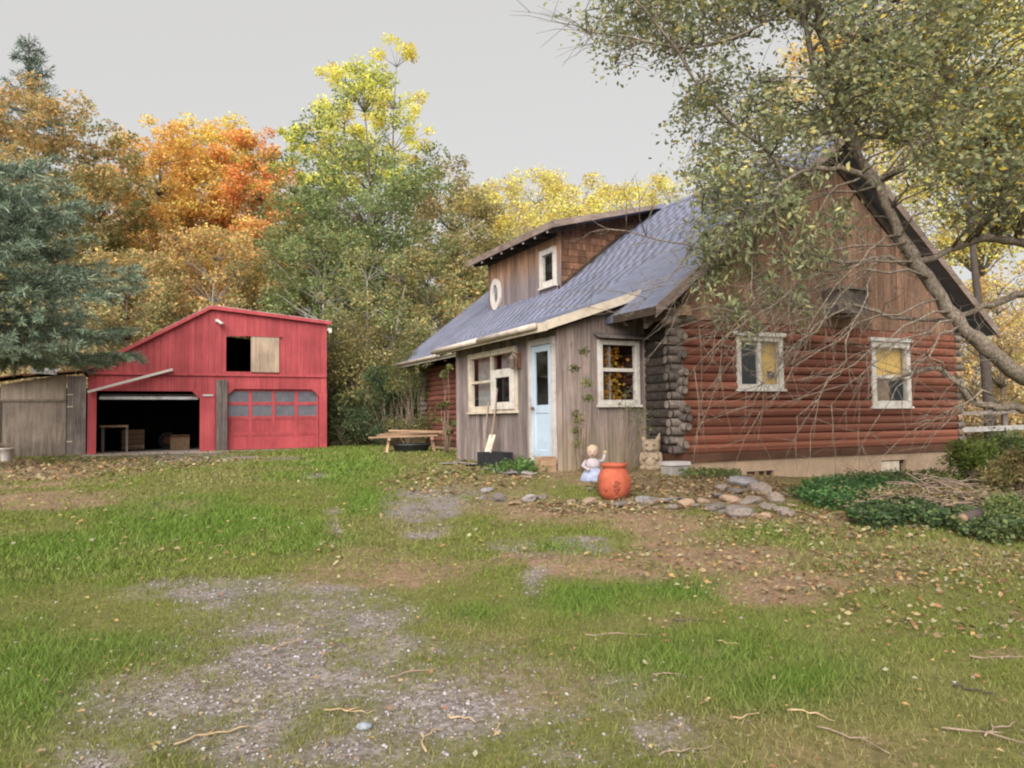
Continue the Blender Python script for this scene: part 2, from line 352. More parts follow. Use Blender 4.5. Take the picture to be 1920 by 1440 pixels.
# ------------------------------------------------------------------ object helpers
def link(o, parent=None):
    COL.objects.link(o)
    if parent is not None: o.parent = parent
    return o
def tag(o, label, cat, group=None, kind=None):
    o['label'] = label; o['category'] = cat
    if group: o['group'] = group
    if kind: o['kind'] = kind
    return o
def empty(name, loc, rz=0.0):
    o = bpy.data.objects.new(name, None); o.empty_display_size = 0.2
    o.location = loc; o.rotation_euler = (0, 0, rz); COL.objects.link(o); return o
class MB:
    def __init__(s): s.v = []; s.f = []; s.m = []; s.sm = []
    def add(s, vs, fs, mi=0, smooth=False):
        b = len(s.v); s.v += [tuple(map(float, p)) for p in vs]
        s.f += [tuple(b + i for i in f) for f in fs]; s.m += [mi] * len(fs); s.sm += [smooth] * len(fs); return s
    def box(s, a, b, mi=0):
        x0, y0, z0 = a; x1, y1, z1 = b
        if x0 > x1: x0, x1 = x1, x0
        if y0 > y1: y0, y1 = y1, y0
        if z0 > z1: z0, z1 = z1, z0
        vs = [(x0, y0, z0), (x1, y0, z0), (x1, y1, z0), (x0, y1, z0), (x0, y0, z1), (x1, y0, z1), (x1, y1, z1), (x0, y1, z1)]
        return s.add(vs, [(0, 3, 2, 1), (4, 5, 6, 7), (0, 1, 5, 4), (1, 2, 6, 5), (2, 3, 7, 6), (3, 0, 4, 7)], mi)
    def beam(s, p, q, w, h, mi=0, upv=(0, 0, 1)):
        """a bar with rectangular section from p to q (w across, h along upv)"""
        p = Vector(p); q = Vector(q); d = (q - p).normalized(); u = Vector(upv); x = d.cross(u).normalized(); u = x.cross(d).normalized()
        vs = []
        for c in (p, q):
            for sx, sz in ((-1, -1), (1, -1), (1, 1), (-1, 1)): vs.append(c + x * (sx * w / 2) + u * (sz * h / 2))
        return s.add(vs, [(0, 1, 2, 3), (7, 6, 5, 4), (0, 4, 5, 1), (1, 5, 6, 2), (2, 6, 7, 3), (3, 7, 4, 0)], mi)
    def prism(s, poly, off, mi=0):
        """closed solid from a polygon (3-D points) pushed by the vector off"""
        n = len(poly); P = [Vector(p) for p in poly]; Q = [p + Vector(off) for p in P]
        fs = [tuple(range(n - 1, -1, -1)), tuple(range(n, 2 * n))] + [(i, (i + 1) % n, n + (i + 1) % n, n + i) for i in range(n)]
        nrm = (P[1] - P[0]).cross(P[2] - P[0])
        if nrm.dot(Vector(off)) < 0: fs = [tuple(reversed(f)) for f in fs]
        return s.add(P + Q, fs, mi)
    def tube(s, pts, rad, n=6, mi=0, smooth=True):
        P = [Vector(p) for p in pts]
        if len(P) < 2: return s
        ref = Vector((0.3, 0.2, 1)).normalized(); vs = []; k = len(P)
        for i, p in enumerate(P):
            d = (P[min(i + 1, k - 1)] - P[max(i - 1, 0)])
            d = d.normalized() if d.length > 1e-9 else Vector((0, 0, 1))
            x = d.cross(ref)
            if x.length < 0.1: x = d.cross(Vector((1, 0, 0)))
            x.normalize(); y = d.cross(x); r = rad[i] if hasattr(rad, '__len__') else rad
            for j in range(n):
                t = 2 * math.pi * j / n; vs.append(p + x * (math.cos(t) * r) + y * (math.sin(t) * r))
        fs = [(i * n + j, i * n + (j + 1) % n, (i + 1) * n + (j + 1) % n, (i + 1) * n + j) for i in range(k - 1) for j in range(n)]
        fs.append(tuple(range(n - 1, -1, -1))); fs.append(tuple((k - 1) * n + j for j in range(n)))
        return s.add(vs, fs, mi, smooth)
    def lathe(s, prof, n=24, c=(0, 0, 0), mi=0, sx=1.0, sy=1.0, cap=True):
        vs = []; k = len(prof)
        for r, z in prof:
            for j in range(n):
                t = 2 * math.pi * j / n; vs.append((c[0] + r * math.cos(t) * sx, c[1] + r * math.sin(t) * sy, c[2] + z))
        fs = [(i * n + j, i * n + (j + 1) % n, (i + 1) * n + (j + 1) % n, (i + 1) * n + j) for i in range(k - 1) for j in range(n)]
        if cap:
            fs.append(tuple(range(n - 1, -1, -1))); fs.append(tuple((k - 1) * n + j for j in range(n)))
        return s.add(vs, fs, mi, True)
    def ball(s, c, r, mi=0, nu=12, nv=8):
        rx, ry, rz = r if hasattr(r, '__len__') else (r, r, r)
        prof = [(max(0.02, math.sin(math.pi * i / nv)), -math.cos(math.pi * i / nv)) for i in range(nv + 1)]
        vs = []; n = nu
        for q, z in prof:
            for j in range(n):
                t = 2 * math.pi * j / n; vs.append((c[0] + q * rx * math.cos(t), c[1] + q * ry * math.sin(t), c[2] + z * rz))
        k = nv + 1
        fs = [(i * n + j, i * n + (j + 1) % n, (i + 1) * n + (j + 1) % n, (i + 1) * n + j) for i in range(k - 1) for j in range(n)]
        fs.append(tuple(range(n - 1, -1, -1))); fs.append(tuple((k - 1) * n + j for j in range(n)))
        return s.add(vs, fs, mi, True)
    def build(s, name, mats, parent=None, loc=None, bevel=0.0):
        me = bpy.data.meshes.new(name); me.from_pydata(s.v, [], s.f)
        for m in ([mats] if isinstance(mats, str) else mats): me.materials.append(MATS[m])
        me.polygons.foreach_set('material_index', s.m); me.polygons.foreach_set('use_smooth', s.sm); me.update()
        o = bpy.data.objects.new(name, me); link(o, parent)
        if loc is not None: o.location = loc
        if bevel:
            b = o.modifiers.new('bevel', 'BEVEL'); b.width = bevel; b.segments = 2; b.limit_method = 'ANGLE'
        return o
def np_mesh(name, verts, faces, mat, parent=None, tint=None, smooth=False):
    """verts (N,3), faces (M,k) arrays; tint (N,3) vertex colours"""
    me = bpy.data.meshes.new(name); k = faces.shape[1]; nf = len(faces)
    me.vertices.add(len(verts)); me.vertices.foreach_set('co', np.ascontiguousarray(verts, dtype=np.float32).ravel())
    me.loops.add(nf * k); me.loops.foreach_set('vertex_index', np.ascontiguousarray(faces, dtype=np.int32).ravel())
    me.polygons.add(nf); me.polygons.foreach_set('loop_start', np.arange(0, nf * k, k, dtype=np.int32))
    try: me.polygons.foreach_set('loop_total', np.full(nf, k, dtype=np.int32))
    except Exception: pass
    if smooth: me.polygons.foreach_set('use_smooth', np.ones(nf, dtype=bool))
    if tint is not None:
        a = me.attributes.new('tint', 'FLOAT_COLOR', 'POINT')
        a.data.foreach_set('color', np.c_[tint, np.ones(len(tint))].astype(np.float32).ravel())
    me.materials.append(MATS[mat]); me.update(calc_edges=True); me.validate()
    o = bpy.data.objects.new(name, me); return link(o, parent)
def inst(src, name, parent, loc, rot=(0, 0, 0), scale=(1, 1, 1)):
    o = bpy.data.objects.new(name, src if isinstance(src, bpy.types.Mesh) else src.data)
    o.location = loc; o.rotation_euler = rot; o.scale = scale; return link(o, parent)

# ------------------------------------------------------------------ ground: one sheet, with a map of gravel, bare earth and leaf litter
# patches as read off the photograph: px, py, rx, ry, strength; kept as a map on the ground itself
GRAVEL = [(450, 1105, 130, 42, .9), (590, 1165, 190, 60, .95), (640, 1250, 220, 75, 1), (470, 1330, 230, 80, .85), (760, 1330, 240, 90, 1),
          (190, 1430, 120, 45, .7), (640, 1420, 300, 60, .9), (1200, 1285, 85, 55, .8), (1270, 1370, 110, 60, .9), (1000, 1100, 42, 42, .9),
          (1095, 1018, 40, 14, .9), (800, 948, 75, 42, 1), (795, 1006, 38, 8, .9), (625, 985, 16, 28, .8), (590, 893, 28, 8, .8),
          (960, 1022, 35, 10, .6), (1060, 1420, 160, 50, .7), (330, 856, 190, 9, 1), (900, 1260, 150, 60, .45)]
DIRT = [(760, 1075, 150, 42, .8), (1230, 1000, 130, 34, 1), (1340, 1050, 170, 34, 1), (1490, 1105, 150, 34, 1), (1050, 1062, 130, 26, .8),
        (1130, 962, 160, 22, .8), (90, 935, 240, 26, 1), (40, 880, 190, 22, 1), (1265, 1163, 85, 18, .8), (860, 905, 130, 30, .7),
        (1890, 1228, 90, 16, .8), (1000, 940, 160, 24, .6), (1340, 915, 260, 34, .9), (1450, 975, 160, 24, .8), (1640, 1190, 260, 34, .45),
        (1330, 1225, 60, 20, .6), (1560, 1400, 340, 60, .4), (1230, 940, 130, 24, .8), (950, 1290, 160, 60, .5), (700, 1210, 60, 15, .4),
        (880, 1170, 150, 40, .35), (1180, 890, 200, 30, .8), (1750, 1040, 180, 30, .4), (470, 1250, 420, 140, .3), (760, 860, 60, 14, .5)]
LUSH = [(150, 1060, 200, 60), (330, 960, 260, 40), (640, 880, 130, 40), (680, 940, 60, 30), (430, 1000, 200, 40), (1090, 1130, 160, 40), (1280, 1110, 90, 30), (1360, 1230, 260, 70), (200, 1215, 130, 40),
        (1075, 1025, 60, 22), (60, 1250, 110, 140), (1440, 995, 80, 25), (1500, 1270, 230, 60), (900, 1150, 90, 30)]
def _patch(L, px, py, wob):
    out = np.zeros_like(px)
    for p in L:
        d = np.sqrt(((px - p[0]) / p[2]) ** 2 + ((py - p[1]) / p[3]) ** 2) + wob
        out = np.maximum(out, (p[4] if len(p) > 4 else 1) * sstep(1.55, 0.15, d))
    return out
def masks(x, y, z):
    px, py, dep = proj(np.stack([x, y, z], -1))
    vis = dep > 0.4
    wob = (fbm(x * 1.3, y * 1.3, 3, 5) - 0.5) * 2.6
    g = np.where(vis, _patch(GRAVEL, px, py, wob), 0.4)
    wob2 = (fbm(x * 1.1 + 40, y * 1.1, 9, 5) - 0.5) * 2.6
    d = np.where(vis, _patch(DIRT, px, py, wob2), 0.2)
    l = np.where(vis, _patch(LUSH, px, py, wob2 * 0.7), 0.2)
    br = fbm(x * 5, y * 5, 21, 3)
    br2 = fbm(x * 14, y * 14, 33, 2)
    mid = sstep(.28, .62, fbm(x * 2.1 + 9, y * 2.1, 61, 4))
    g = np.clip(g * (0.05 + 1.0 * br + .7 * br2) * (.68 + .62 * mid), 0, 1); d = np.clip(d * (0.25 + 0.9 * br + .6 * br2), 0, 1)
    return g, d, l
def axis(segs):
    out = []
    for a, b, st in segs: out += list(np.arange(a, b, st))
    return np.array(out)
gy = axis([(-30, -6, 3), (-6, 2, .5), (2, 8, .06), (8, 16, .1), (16, 32, .22), (32, 60, 1.2), (60, 130, 5), (130, 421, 30)])
_xp = axis([(0, 6, .07), (6, 14, .16), (14, 30, .6), (30, 80, 4), (80, 321, 30)])
gx = np.r_[-_xp[:0:-1], _xp]
GX, GY = np.meshgrid(gx, gy)
GZ = ground_z(GX, GY)
mg, md, ml = masks(GX, GY, GZ)
GZ = GZ + (fbm(GX * 1.7, GY * 1.7, 5, 5) - 0.5) * 0.05 * np.clip((GY + 4) / 6, 0, 1) * (np.abs(GX) < 30)
nx, ny = len(gx), len(gy)
idx = np.arange(nx * ny).reshape(ny, nx)
fc = np.stack([idx[:-1, :-1], idx[:-1, 1:], idx[1:, 1:], idx[1:, :-1]], -1).reshape(-1, 4)
def ground_mat():
    m, n, p = newmat('ground')
    a = n.nodes.new('ShaderNodeAttribute'); a.attribute_name = 'tint'
    sp = n.nodes.new('ShaderNodeSeparateColor'); n.links.new(a.outputs['Color'], sp.inputs[0])
    tc = n.nodes.new('ShaderNodeTexCoord'); o = tc.outputs['Object']
    n1 = noise(n, o, 3.0, 8, 0.7); n2 = noise(n, o, 22, 6, 0.7); n3 = noise(n, o, 90, 3, 0.7)
    turf = ramp(n, [(0.3, (0.12, 0.10, 0.045)), (0.5, (0.145, 0.15, 0.045)), (0.7, (0.23, 0.19, 0.085))]); n.links.new(n2, turf.inputs[0])
    lush = ramp(n, [(0.3, (0.055, 0.10, 0.018)), (0.7, (0.10, 0.16, 0.03))]); n.links.new(n2, lush.inputs[0])
    earth = ramp(n, [(0.28, (0.15, 0.095, 0.06)), (0.5, (0.26, 0.175, 0.115)), (0.72, (0.36, 0.255, 0.165))]); n.links.new(n2, earth.inputs[0])
    vo = n.nodes.new('ShaderNodeTexVoronoi'); vo.inputs['Scale'].default_value = 42; n.links.new(o, vo.inputs['Vector'])
    vd = n.nodes.new('ShaderNodeSeparateColor'); n.links.new(vo.outputs['Color'], vd.inputs[0])
    grav = ramp(n, [(0, (0.135, 0.112, 0.108)), (0.4, (0.225, 0.192, 0.195)), (0.8, (0.295, 0.26, 0.272)), (1, (0.39, 0.355, 0.365))]); n.links.new(vd.outputs[0], grav.inputs[0])
    c = mixrgb(n, turf.outputs[0], lush.outputs[0], sp.outputs[2])
    def edge(sock, lo, hi):
        s = math_n(n, 'ADD', sock, math_n(n, 'MULTIPLY', math_n(n, 'SUBTRACT', n2, 0.5), 0.7))
        mr = n.nodes.new('ShaderNodeMapRange'); mr.inputs[1].default_value = lo; mr.inputs[2].default_value = hi; n.links.new(s, mr.inputs[0]); return mr.outputs[0]
    c = mixrgb(n, c, earth.outputs[0], edge(sp.outputs[1], 0.12, 0.9))
    c = mixrgb(n, c, grav.outputs[0], edge(sp.outputs[0], 0.12, 1.15))
    bl = ramp(n, [(0.3, (0.78, 0.78, 0.78)), (0.7, (1.15, 1.12, 1.1))]); n.links.new(n1, bl.inputs[0])
    c = mixrgb(n, c, bl.outputs[0], 1.0, 'MULTIPLY')
    n.links.new(c, p.inputs['Base Color']); p.inputs['Roughness'].default_value = 0.95; p.inputs['Specular IOR Level'].default_value = 0.15
    bump(n, p, math_n(n, 'ADD', n3, math_n(n, 'MULTIPLY', n2, 2.0)), 0.6, 0.02)
ground_mat()
ground = np_mesh('ground', np.stack([GX, GY, GZ], -1).reshape(-1, 3), fc, 'ground', tint=np.stack([mg, md, ml], -1).reshape(-1, 3), smooth=True)
ground['kind'] = 'structure'; ground['label'] = 'patchy lawn with worn gravel and bare earth'

def rough_z(x, y):
    return ground_z(x, y) + (fbm(np.asarray(x, float) * 1.7, np.asarray(y, float) * 1.7, 5, 5) - 0.5) * 0.05

# ------------------------------------------------------------------ scatter helpers
def scatter(n, y0, y1, pad=1.5, power=1.0):
    """random ground points inside the strip y0..y1 that the lens takes in (a little wider)"""
    y = y0 + (y1 - y0) * RNG.random(n) ** power
    half = (960 / F) * pad
    x = (RNG.random(n) * 2 - 1) * (y * half + 0.6)
    return x, y
def inside_building(x, y, grow=0.15):
    q = np.stack([x, y], -1) - HO[:2]; u = q @ AV[:2]; v = q @ BV[:2]
    h = (u > -grow) & (u < 7.1 + grow) & (v > -grow) & (v < 12.4 + grow)
    h |= (u > -1.82 - grow) & (u < 0) & (v > 0.95 - grow) & (v < 5.4 + grow)
    q = np.stack([x, y], -1) - GO[:2]; u = q @ AV[:2]; v = q @ BV[:2]
    return h | ((u > -6) & (u < 7.3) & (v > -0.1) & (v < 8))
def grass_blades():
    V = []; Fq = []; T = []; base = 0
    for n, y0, y1, L, wd, lush in ((300000, 1.9, 6.5, .040, .0032, 1), (240000, 6.5, 13, .048, .007, 1), (210000, 13, 30, .06, .016, 1)):
        x, y = scatter(n, y0, y1)
        z = rough_z(x, y)
        g, d, l = masks(x, y, z)
        dens = np.clip(1 - 1.0 * np.maximum(g, d * 0.95), 0.14, 1)
        dens *= 0.30 + 0.62 * sstep(0.36, 0.62, fbm(x * 2.6, y * 2.6, 51, 4)) + 0.45 * l
        keep = (RNG.random(n) < dens) & ~inside_building(x, y)
        x, y, z, l, d, g = x[keep], y[keep], z[keep], l[keep], d[keep], g[keep]; k = len(x)
        h = L * (0.4 + 0.9 * RNG.random(k)) * (0.75 + 0.55 * l)
        w = wd * (0.6 + 0.8 * RNG.random(k))
        t = RNG.random(k) * 2 * np.pi; lean = h * (0.3 + 0.8 * RNG.random(k)); t2 = RNG.random(k) * 2 * np.pi
        c, s = np.cos(t) * w, np.sin(t) * w
        a = np.stack([x - c, y - s, z - .004], -1); b = np.stack([x + c, y + s, z - .004], -1)
        tip = np.stack([x + np.cos(t2) * lean, y + np.sin(t2) * lean, z + h], -1)
        V.append(np.stack([a, b, tip], 1).reshape(-1, 3)); Fq.append(base + np.arange(3 * k).reshape(-1, 3)); base += 3 * k
        patch = fbm(x * 0.7, y * 0.7, 77, 3); dry = np.clip(sstep(0.46, 0.70, patch) * 0.5 * (1 - l) + 0.55 * np.maximum(d, g) + 0.22 * RNG.random(k) - 0.1, 0, 1)
        green = np.array([0.165, 0.205, 0.040]); gl = np.array([0.135, 0.215, 0.034]); straw = np.array([0.27, 0.22, 0.105])
        col = green * (1 - l[:, None]) + gl * l[:, None]
        col = col * (1 - dry[:, None]) + straw * dry[:, None]
        col *= (0.75 + 0.55 * RNG.random(k))[:, None]
        T.append(np.repeat(col, 3, 0))
    o = np_mesh('grass', np.concatenate(V), np.concatenate(Fq), 'blade', tint=np.concatenate(T))
    tag(o, 'short patchy lawn grass, green to straw yellow', 'grass', kind='stuff')
grass_blades()

def leaf_quads(P, size, tint, flat=0.35, upb=0.0, aspect=0.55, droop=None):
    """rhombic leaves folded along the midrib at the points P"""
    n = len(P); size = np.broadcast_to(size, (n,))
    d = RNG.normal(size=(n, 3)); d[:, 2] *= flat
    if droop is not None: d[:, 2] -= droop
    d /= np.linalg.norm(d, axis=1)[:, None]
    nr = RNG.normal(size=(n, 3)); nr[:, 2] += upb
    s = np.cross(d, nr); s /= np.linalg.norm(s, axis=1)[:, None] + 1e-9
    u = np.cross(s, d)
    L = size[:, None]
    a = P - d * L * .5; c = P + d * L * .5; b = P + s * L * aspect * .5 + u * L * .12 - d * L * .06; e = P - s * L * aspect * .5 + u * L * .12 - d * L * .06
    V = np.stack([a, b, c, e], 1).reshape(-1, 3); Fq = np.arange(4 * n).reshape(-1, 4)
    return V, Fq, np.repeat(tint, 4, 0)
def litter():
    V = []; Fs = []; T = []; base = 0
    pal = np.array([(0.34, 0.25, 0.14), (0.38, 0.29, 0.15), (0.25, 0.17, 0.10), (0.36, 0.33, 0.19), (0.42, 0.26, 0.11), (0.27, 0.26, 0.17), (0.28, 0.14, 0.08)])
    for n, y0, y1, s in ((7300, 2.1, 7, .028), (7300, 7, 14, .055), (7000, 14, 27, .085)):
        x, y = scatter(n, y0, y1); z = rough_z(x, y)
        g, d, l = masks(x, y, z)
        keep = (RNG.random(n) < 0.28 + 0.5 * d) & ~inside_building(x, y); x, y, z = x[keep], y[keep], z[keep]; k = len(x)
        P = np.stack([x, y, z + .02 + .02 * RNG.random(k)], -1)
        v, f, t = leaf_quads(P, s * (0.5 + RNG.random(k)), pal[RNG.integers(0, len(pal), k)] * (0.7 + 0.5 * RNG.random(k))[:, None], flat=0.15, upb=3.0, aspect=0.6)
        V.append(v); Fs.append(f + base); T.append(t); base += len(v)
    # thick litter on the house bed and the bank by the ground cover
    for px, py, rx, ry, n, s in ((1350, 915, 260, 30, 2200, .06), (1550, 985, 260, 28, 1000, .055), (60, 885, 190, 22, 2500, .09), (1800, 1060, 170, 34, 500, .045), (1120, 950, 200, 20, 900, .06), (880, 900, 140, 30, 900, .07), (1640, 1130, 260, 60, 700, .045), (1350, 1060, 260, 50, 800, .045)):
        qs = []
        for i in range(14):
            t = random.random() * 6.283; r = math.sqrt(random.random()); qs.append(gpt(px + rx * r * math.cos(t), py + ry * r * math.sin(t)))
        qs = np.array(qs); c = qs.mean(0); sx = qs[:, 0].std() * 2.0; sy = qs[:, 1].std() * 2.0
        x = c[0] + RNG.uniform(-1, 1, n) * sx; y = c[1] + RNG.uniform(-1, 1, n) * sy
        keep = ~inside_building(x, y, 0.05) & (((x - c[0]) / sx) ** 2 + ((y - c[1]) / sy) ** 2 < 1 + 0.5 * (fbm(x, y, 4, 3) - .5)); x, y = x[keep], y[keep]; k = len(x); z = rough_z(x, y)
        P = np.stack([x, y, z + .015 + .03 * RNG.random(k)], -1)
        v, f, t = leaf_quads(P, s * (0.5 + RNG.random(k)), pal[RNG.integers(0, len(pal), k)] * (0.55 + 0.5 * RNG.random(k))[:, None], flat=0.25, upb=2.0, aspect=0.6)
        V.append(v); Fs.append(f + base); T.append(t); base += len(v)
    o = np_mesh('fallen_leaves', np.concatenate(V), np.concatenate(Fs), 'litter', tint=np.concatenate(T))
    tag(o, 'dry fallen leaves scattered over lawn and bare earth', 'leaves', kind='stuff')
litter()
_t = (1 + 5 ** .5) / 2
ICO_V = np.array([(-1, _t, 0), (1, _t, 0), (-1, -_t, 0), (1, -_t, 0), (0, -1, _t), (0, 1, _t), (0, -1, -_t), (0, 1, -_t), (_t, 0, -1), (_t, 0, 1), (-_t, 0, -1), (-_t, 0, 1)]) / math.sqrt(1 + _t * _t)
ICO_F = np.array([(0, 11, 5), (0, 5, 1), (0, 1, 7), (0, 7, 10), (0, 10, 11), (1, 5, 9), (5, 11, 4), (11, 10, 2), (10, 7, 6), (7, 1, 8), (3, 9, 4), (3, 4, 2), (3, 2, 6), (3, 6, 8), (3, 8, 9), (4, 9, 5), (2, 4, 11), (6, 2, 10), (8, 6, 7), (9, 8, 1)])
def gravel():
    n = 58000; x, y = scatter(n, 2.1, 9.5, power=1.15); z = rough_z(x, y); g, d, l = masks(x, y, z)
    keep = RNG.random(n) < g * 0.8 + 0.008; x, y, z = x[keep], y[keep], z[keep]; k = len(x)
    s = .005 + .008 * RNG.random(k) ** 3
    sc = s[:, None, None] * (0.6 + 0.7 * RNG.random((k, 1, 3))) * np.array([1, 1, .7])
    jit = 1 + 0.25 * RNG.normal(size=(k, 12, 1))
    V = ICO_V[None] * sc * jit; V[..., 0] += x[:, None]; V[..., 1] += y[:, None]; V[..., 2] += (z + s * .3)[:, None]
    Fs = (ICO_F[None] + (np.arange(k) * 12)[:, None, None]).reshape(-1, 3)
    pal = np.array([(0.27, 0.235, 0.235), (0.33, 0.295, 0.305), (0.20, 0.17, 0.16), (0.40, 0.37, 0.375), (0.30, 0.23, 0.18), (0.31, 0.285, 0.31)])
    T = pal[RNG.integers(0, len(pal), k)] * (0.7 + 0.5 * RNG.random(k))[:, None]
    o = np_mesh('gravel', V.reshape(-1, 3), Fs, 'stone', tint=np.repeat(T, 12, 0)); tag(o, 'loose grey crushed gravel on the worn drive', 'gravel', kind='stuff')
gravel()

# ================================================================== LOG CABIN (local frame: x along the gable, y along the front, z up from the sill)
cabin = empty('log_cabin', HO.tolist(), ROTZ)
tag(cabin, 'weathered log cabin with slate blue shingle roof, dormer and boarded porch', 'cabin')
def P(mb, name, mat, parent=cabin, **k): return mb.build(name, mat, parent, **k)
RID_U, RID_Z, SL = 3.55, 5.98, 0.785
EAV_U = -0.85
LEN = 12.4; WID = 7.1
def roof_z(u): return RID_Z - SL * abs(RID_U - u)      # top of the shingles
# ---- foundation with two vent openings
H_IN = 0.20
mb = MB()
def fnd(u0, u1, z0, z1): mb.box((u0, 0.0, z0), (u1, H_IN, z1))
zb = -1.1
fnd(0, 1.36, zb, 0); fnd(2.0, 4.78, zb, 0); fnd(5.5, WID, zb, 0); fnd(1.36, 2.0, -.2, 0); fnd(1.36, 2.0, zb, -.46); fnd(4.78, 5.5, -.13, 0); fnd(4.78, 5.5, zb, -.48)
mb.box((0, H_IN, zb), (.2, LEN, 0)); mb.box((WID - .2, H_IN, zb), (WID, LEN, 0)); mb.box((0.2, LEN - .2, zb), (WID - .2, LEN, 0))
P(mb, 'foundation', 'concrete_tan')
P(MB().box((.2, .2, -.05), (WID - .2, LEN - .2, -.01)), 'floor', 'dark_inside')
# vent fittings
for (u0, u1, z0, z1) in ((1.36, 2.0, -.46, -.2), (4.78, 5.5, -.48, -.13)):
    vf = P(MB().box((u0, .12, z0), (u1, .16, z1)), 'vent_back', 'dark_inside')
    P(MB().box((u0 + .03, .05, z1 - .06), (u1 - .02, .11, z1 - .01)), 'lintel_board', 'dark_rafter', vf)
P(MB().box((1.58, .03, -.44), (1.66, .08, -.205)), 'vent_slat', 'new_plank'); P(MB().box((1.80, .03, -.45), (1.84, .08, -.205)), 'vent_slat', 'new_plank')
P(MB().box((4.80, .02, -.37), (5.08, .07, -.15)), 'vent_board', 'cream_trim'); P(MB().box((5.11, .03, -.36), (5.34, .07, -.15)), 'vent_board', 'cream_trim')
# ---- skirt board on the gable
SK = 0.15
P(MB().box((-.02, -.045, 0.004), (3.6, .02, SK)), 'skirt_board', 'skirt'); P(MB().box((3.62, -.043, 0.004), (WID, .02, SK)), 'skirt_board', 'skirt')
# ---- logs
NL = 15; LH = (2.4 - SK) / NL
def log_profile(n=7):
    """rounded face towards -y, flat at the back; height LH, unit length along x"""
    pts = [(0.06, -LH / 2 + .004)]
    for i in range(n):
        t = -math.pi / 2 + math.pi * i / (n - 1); pts.append((-0.012 - 0.045 * math.cos(t) ** 0.75, math.sin(t) * LH * 0.5 * 0.985))
    pts.append((0.06, LH / 2 - .004)); return pts
def log_mesh(name, mat):
    pr = log_profile(); k = len(pr); mb = MB()
    vs = [(0, y, z) for y, z in pr] + [(1, y, z) for y, z in pr]
    fs = [(i, (i + 1) % k, k + (i + 1) % k, k + i) for i in range(k)]
    mb.add(vs, fs, 0, True); mb.add(vs[:k], [tuple(range(k - 1, -1, -1))]); mb.add(vs[k:], [tuple(range(k))])
    me = bpy.data.meshes.new(name); me.from_pydata(mb.v, [], mb.f); me.materials.append(MATS[mat]); me.polygons.foreach_set('use_smooth', mb.sm); me.update(); return me
LM = log_mesh('log', 'log_red')
WIN1 = (1.15, 2.22, 1.24, 2.16); WIN2 = (4.53, 5.64, 0.92, 2.18)
for i in range(NL):
    zc = SK + LH * (i + .5); cuts = []
    for u0, u1, z0, z1 in (WIN1, WIN2):
        if zc + LH * .3 > z0 and zc - LH * .3 < z1: cuts.append((u0, u1))
    edges = [0.0] + [e for c in cuts for e in c] + [WID - .02]
    for j in range(0, len(edges), 2):
        o = inst(LM, 'log', cabin, (edges[j], random.uniform(-.014, .010), zc + random.uniform(-.006, .006)), (0, R(random.uniform(-.12, .12)), 0), (edges[j + 1] - edges[j], random.uniform(.8, 1.25), random.uniform(.95, 1.05)))
# closed inner faces behind the logs (room walls), left open at the windows
mb = MB()
def inner(u0, u1, z0, z1): mb.box((u0, .055, z0), (u1, .10, z1))
inner(0, WIN1[0], 0, 2.4); inner(WIN1[1], WIN2[0], 0, 2.4); inner(WIN2[1], WID, 0, 2.4); inner(WIN1[0], WIN1[1], 0, WIN1[2]); inner(WIN1[0], WIN1[1], WIN1[3], 2.4); inner(WIN2[0], WIN2[1], 0, WIN2[2]); inner(WIN2[0], WIN2[1], WIN2[3], 2.4)
P(mb, 'inner_wall', 'room_wall')
P(MB().box((0.1, 0.1, 2.36), (WID - .1, LEN - .1, 2.4)), 'ceiling', 'room_wall')
P(MB().box((0.1, 2.6, 0), (WID - .1, 2.65, 2.35)), 'partition', 'room_wall')
P(MB().box((WID - .06, .06, 0), (WID, LEN, 2.4)), 'side_wall', 'log_side'); P(MB().box((0.05, LEN - .06, 0), (WID - .1, LEN, 2.4)), 'back_wall', 'log_side')
P(MB().prism([(0.05, LEN - .06, 2.405), (WID - .05, LEN - .06, 2.405), (RID_U, LEN - .06, 5.7)], (0, .04, 0)), 'back_gable', 'gable_board')
# front (long) wall of logs
LMS = log_mesh('log', 'log_side'); LMD = log_mesh('log', 'log_dark')
for i in range(NL):
    zc = SK + LH * (i + .5)
    inst(LMS, 'log', cabin, (random.uniform(-.006, .006), LEN, zc), (0, 0, R(-90)), (LEN - 1.1, random.uniform(.92, 1.1), 1.0))
    inst(LMD, 'log', cabin, (random.uniform(-.006, .006), 1.09, zc), (0, 0, R(-90)), (1.07, random.uniform(.92, 1.1), 1.0))
P(MB().box((.055, .11, 0), (.10, LEN - .07, 2.35)), 'inner_wall', 'room_wall')
P(MB().box((-.03, .03, 0.004), (.04, LEN, SK - .004)), 'sill_log', 'skirt')
# log ends crossing at the corners: weathered grey round butts
def log_end_mesh(name, mat, r, n=10):
    mb = MB(); random.seed(5)
    rr = [r * random.uniform(.88, 1.06) for _ in range(n)]
    for x, k in ((0, 1.0), (.9, 1.0), (1.0, .86)): mb.v += [(x, rr[j] * k * math.cos(2 * math.pi * j / n), rr[j] * k * math.sin(2 * math.pi * j / n)) for j in range(n)]
    mb.f = [(a * n + j, a * n + (j + 1) % n, (a + 1) * n + (j + 1) % n, (a + 1) * n + j) for a in range(2) for j in range(n)] + [tuple(range(2 * n, 3 * n))]
    mb.f = [tuple(reversed(f)) if len(f) == 4 else f for f in mb.f]
    me = bpy.data.meshes.new(name); me.from_pydata(mb.v, [], mb.f); me.materials.append(MATS[mat]); me.polygons.foreach_set('use_smooth', [True] * (2 * n) + [False]); me.update(); return me
LE = log_end_mesh('log_end', 'log_grey', .08); LET = log_end_mesh('log_end', 'log_end_tan', .085)
random.seed(7)
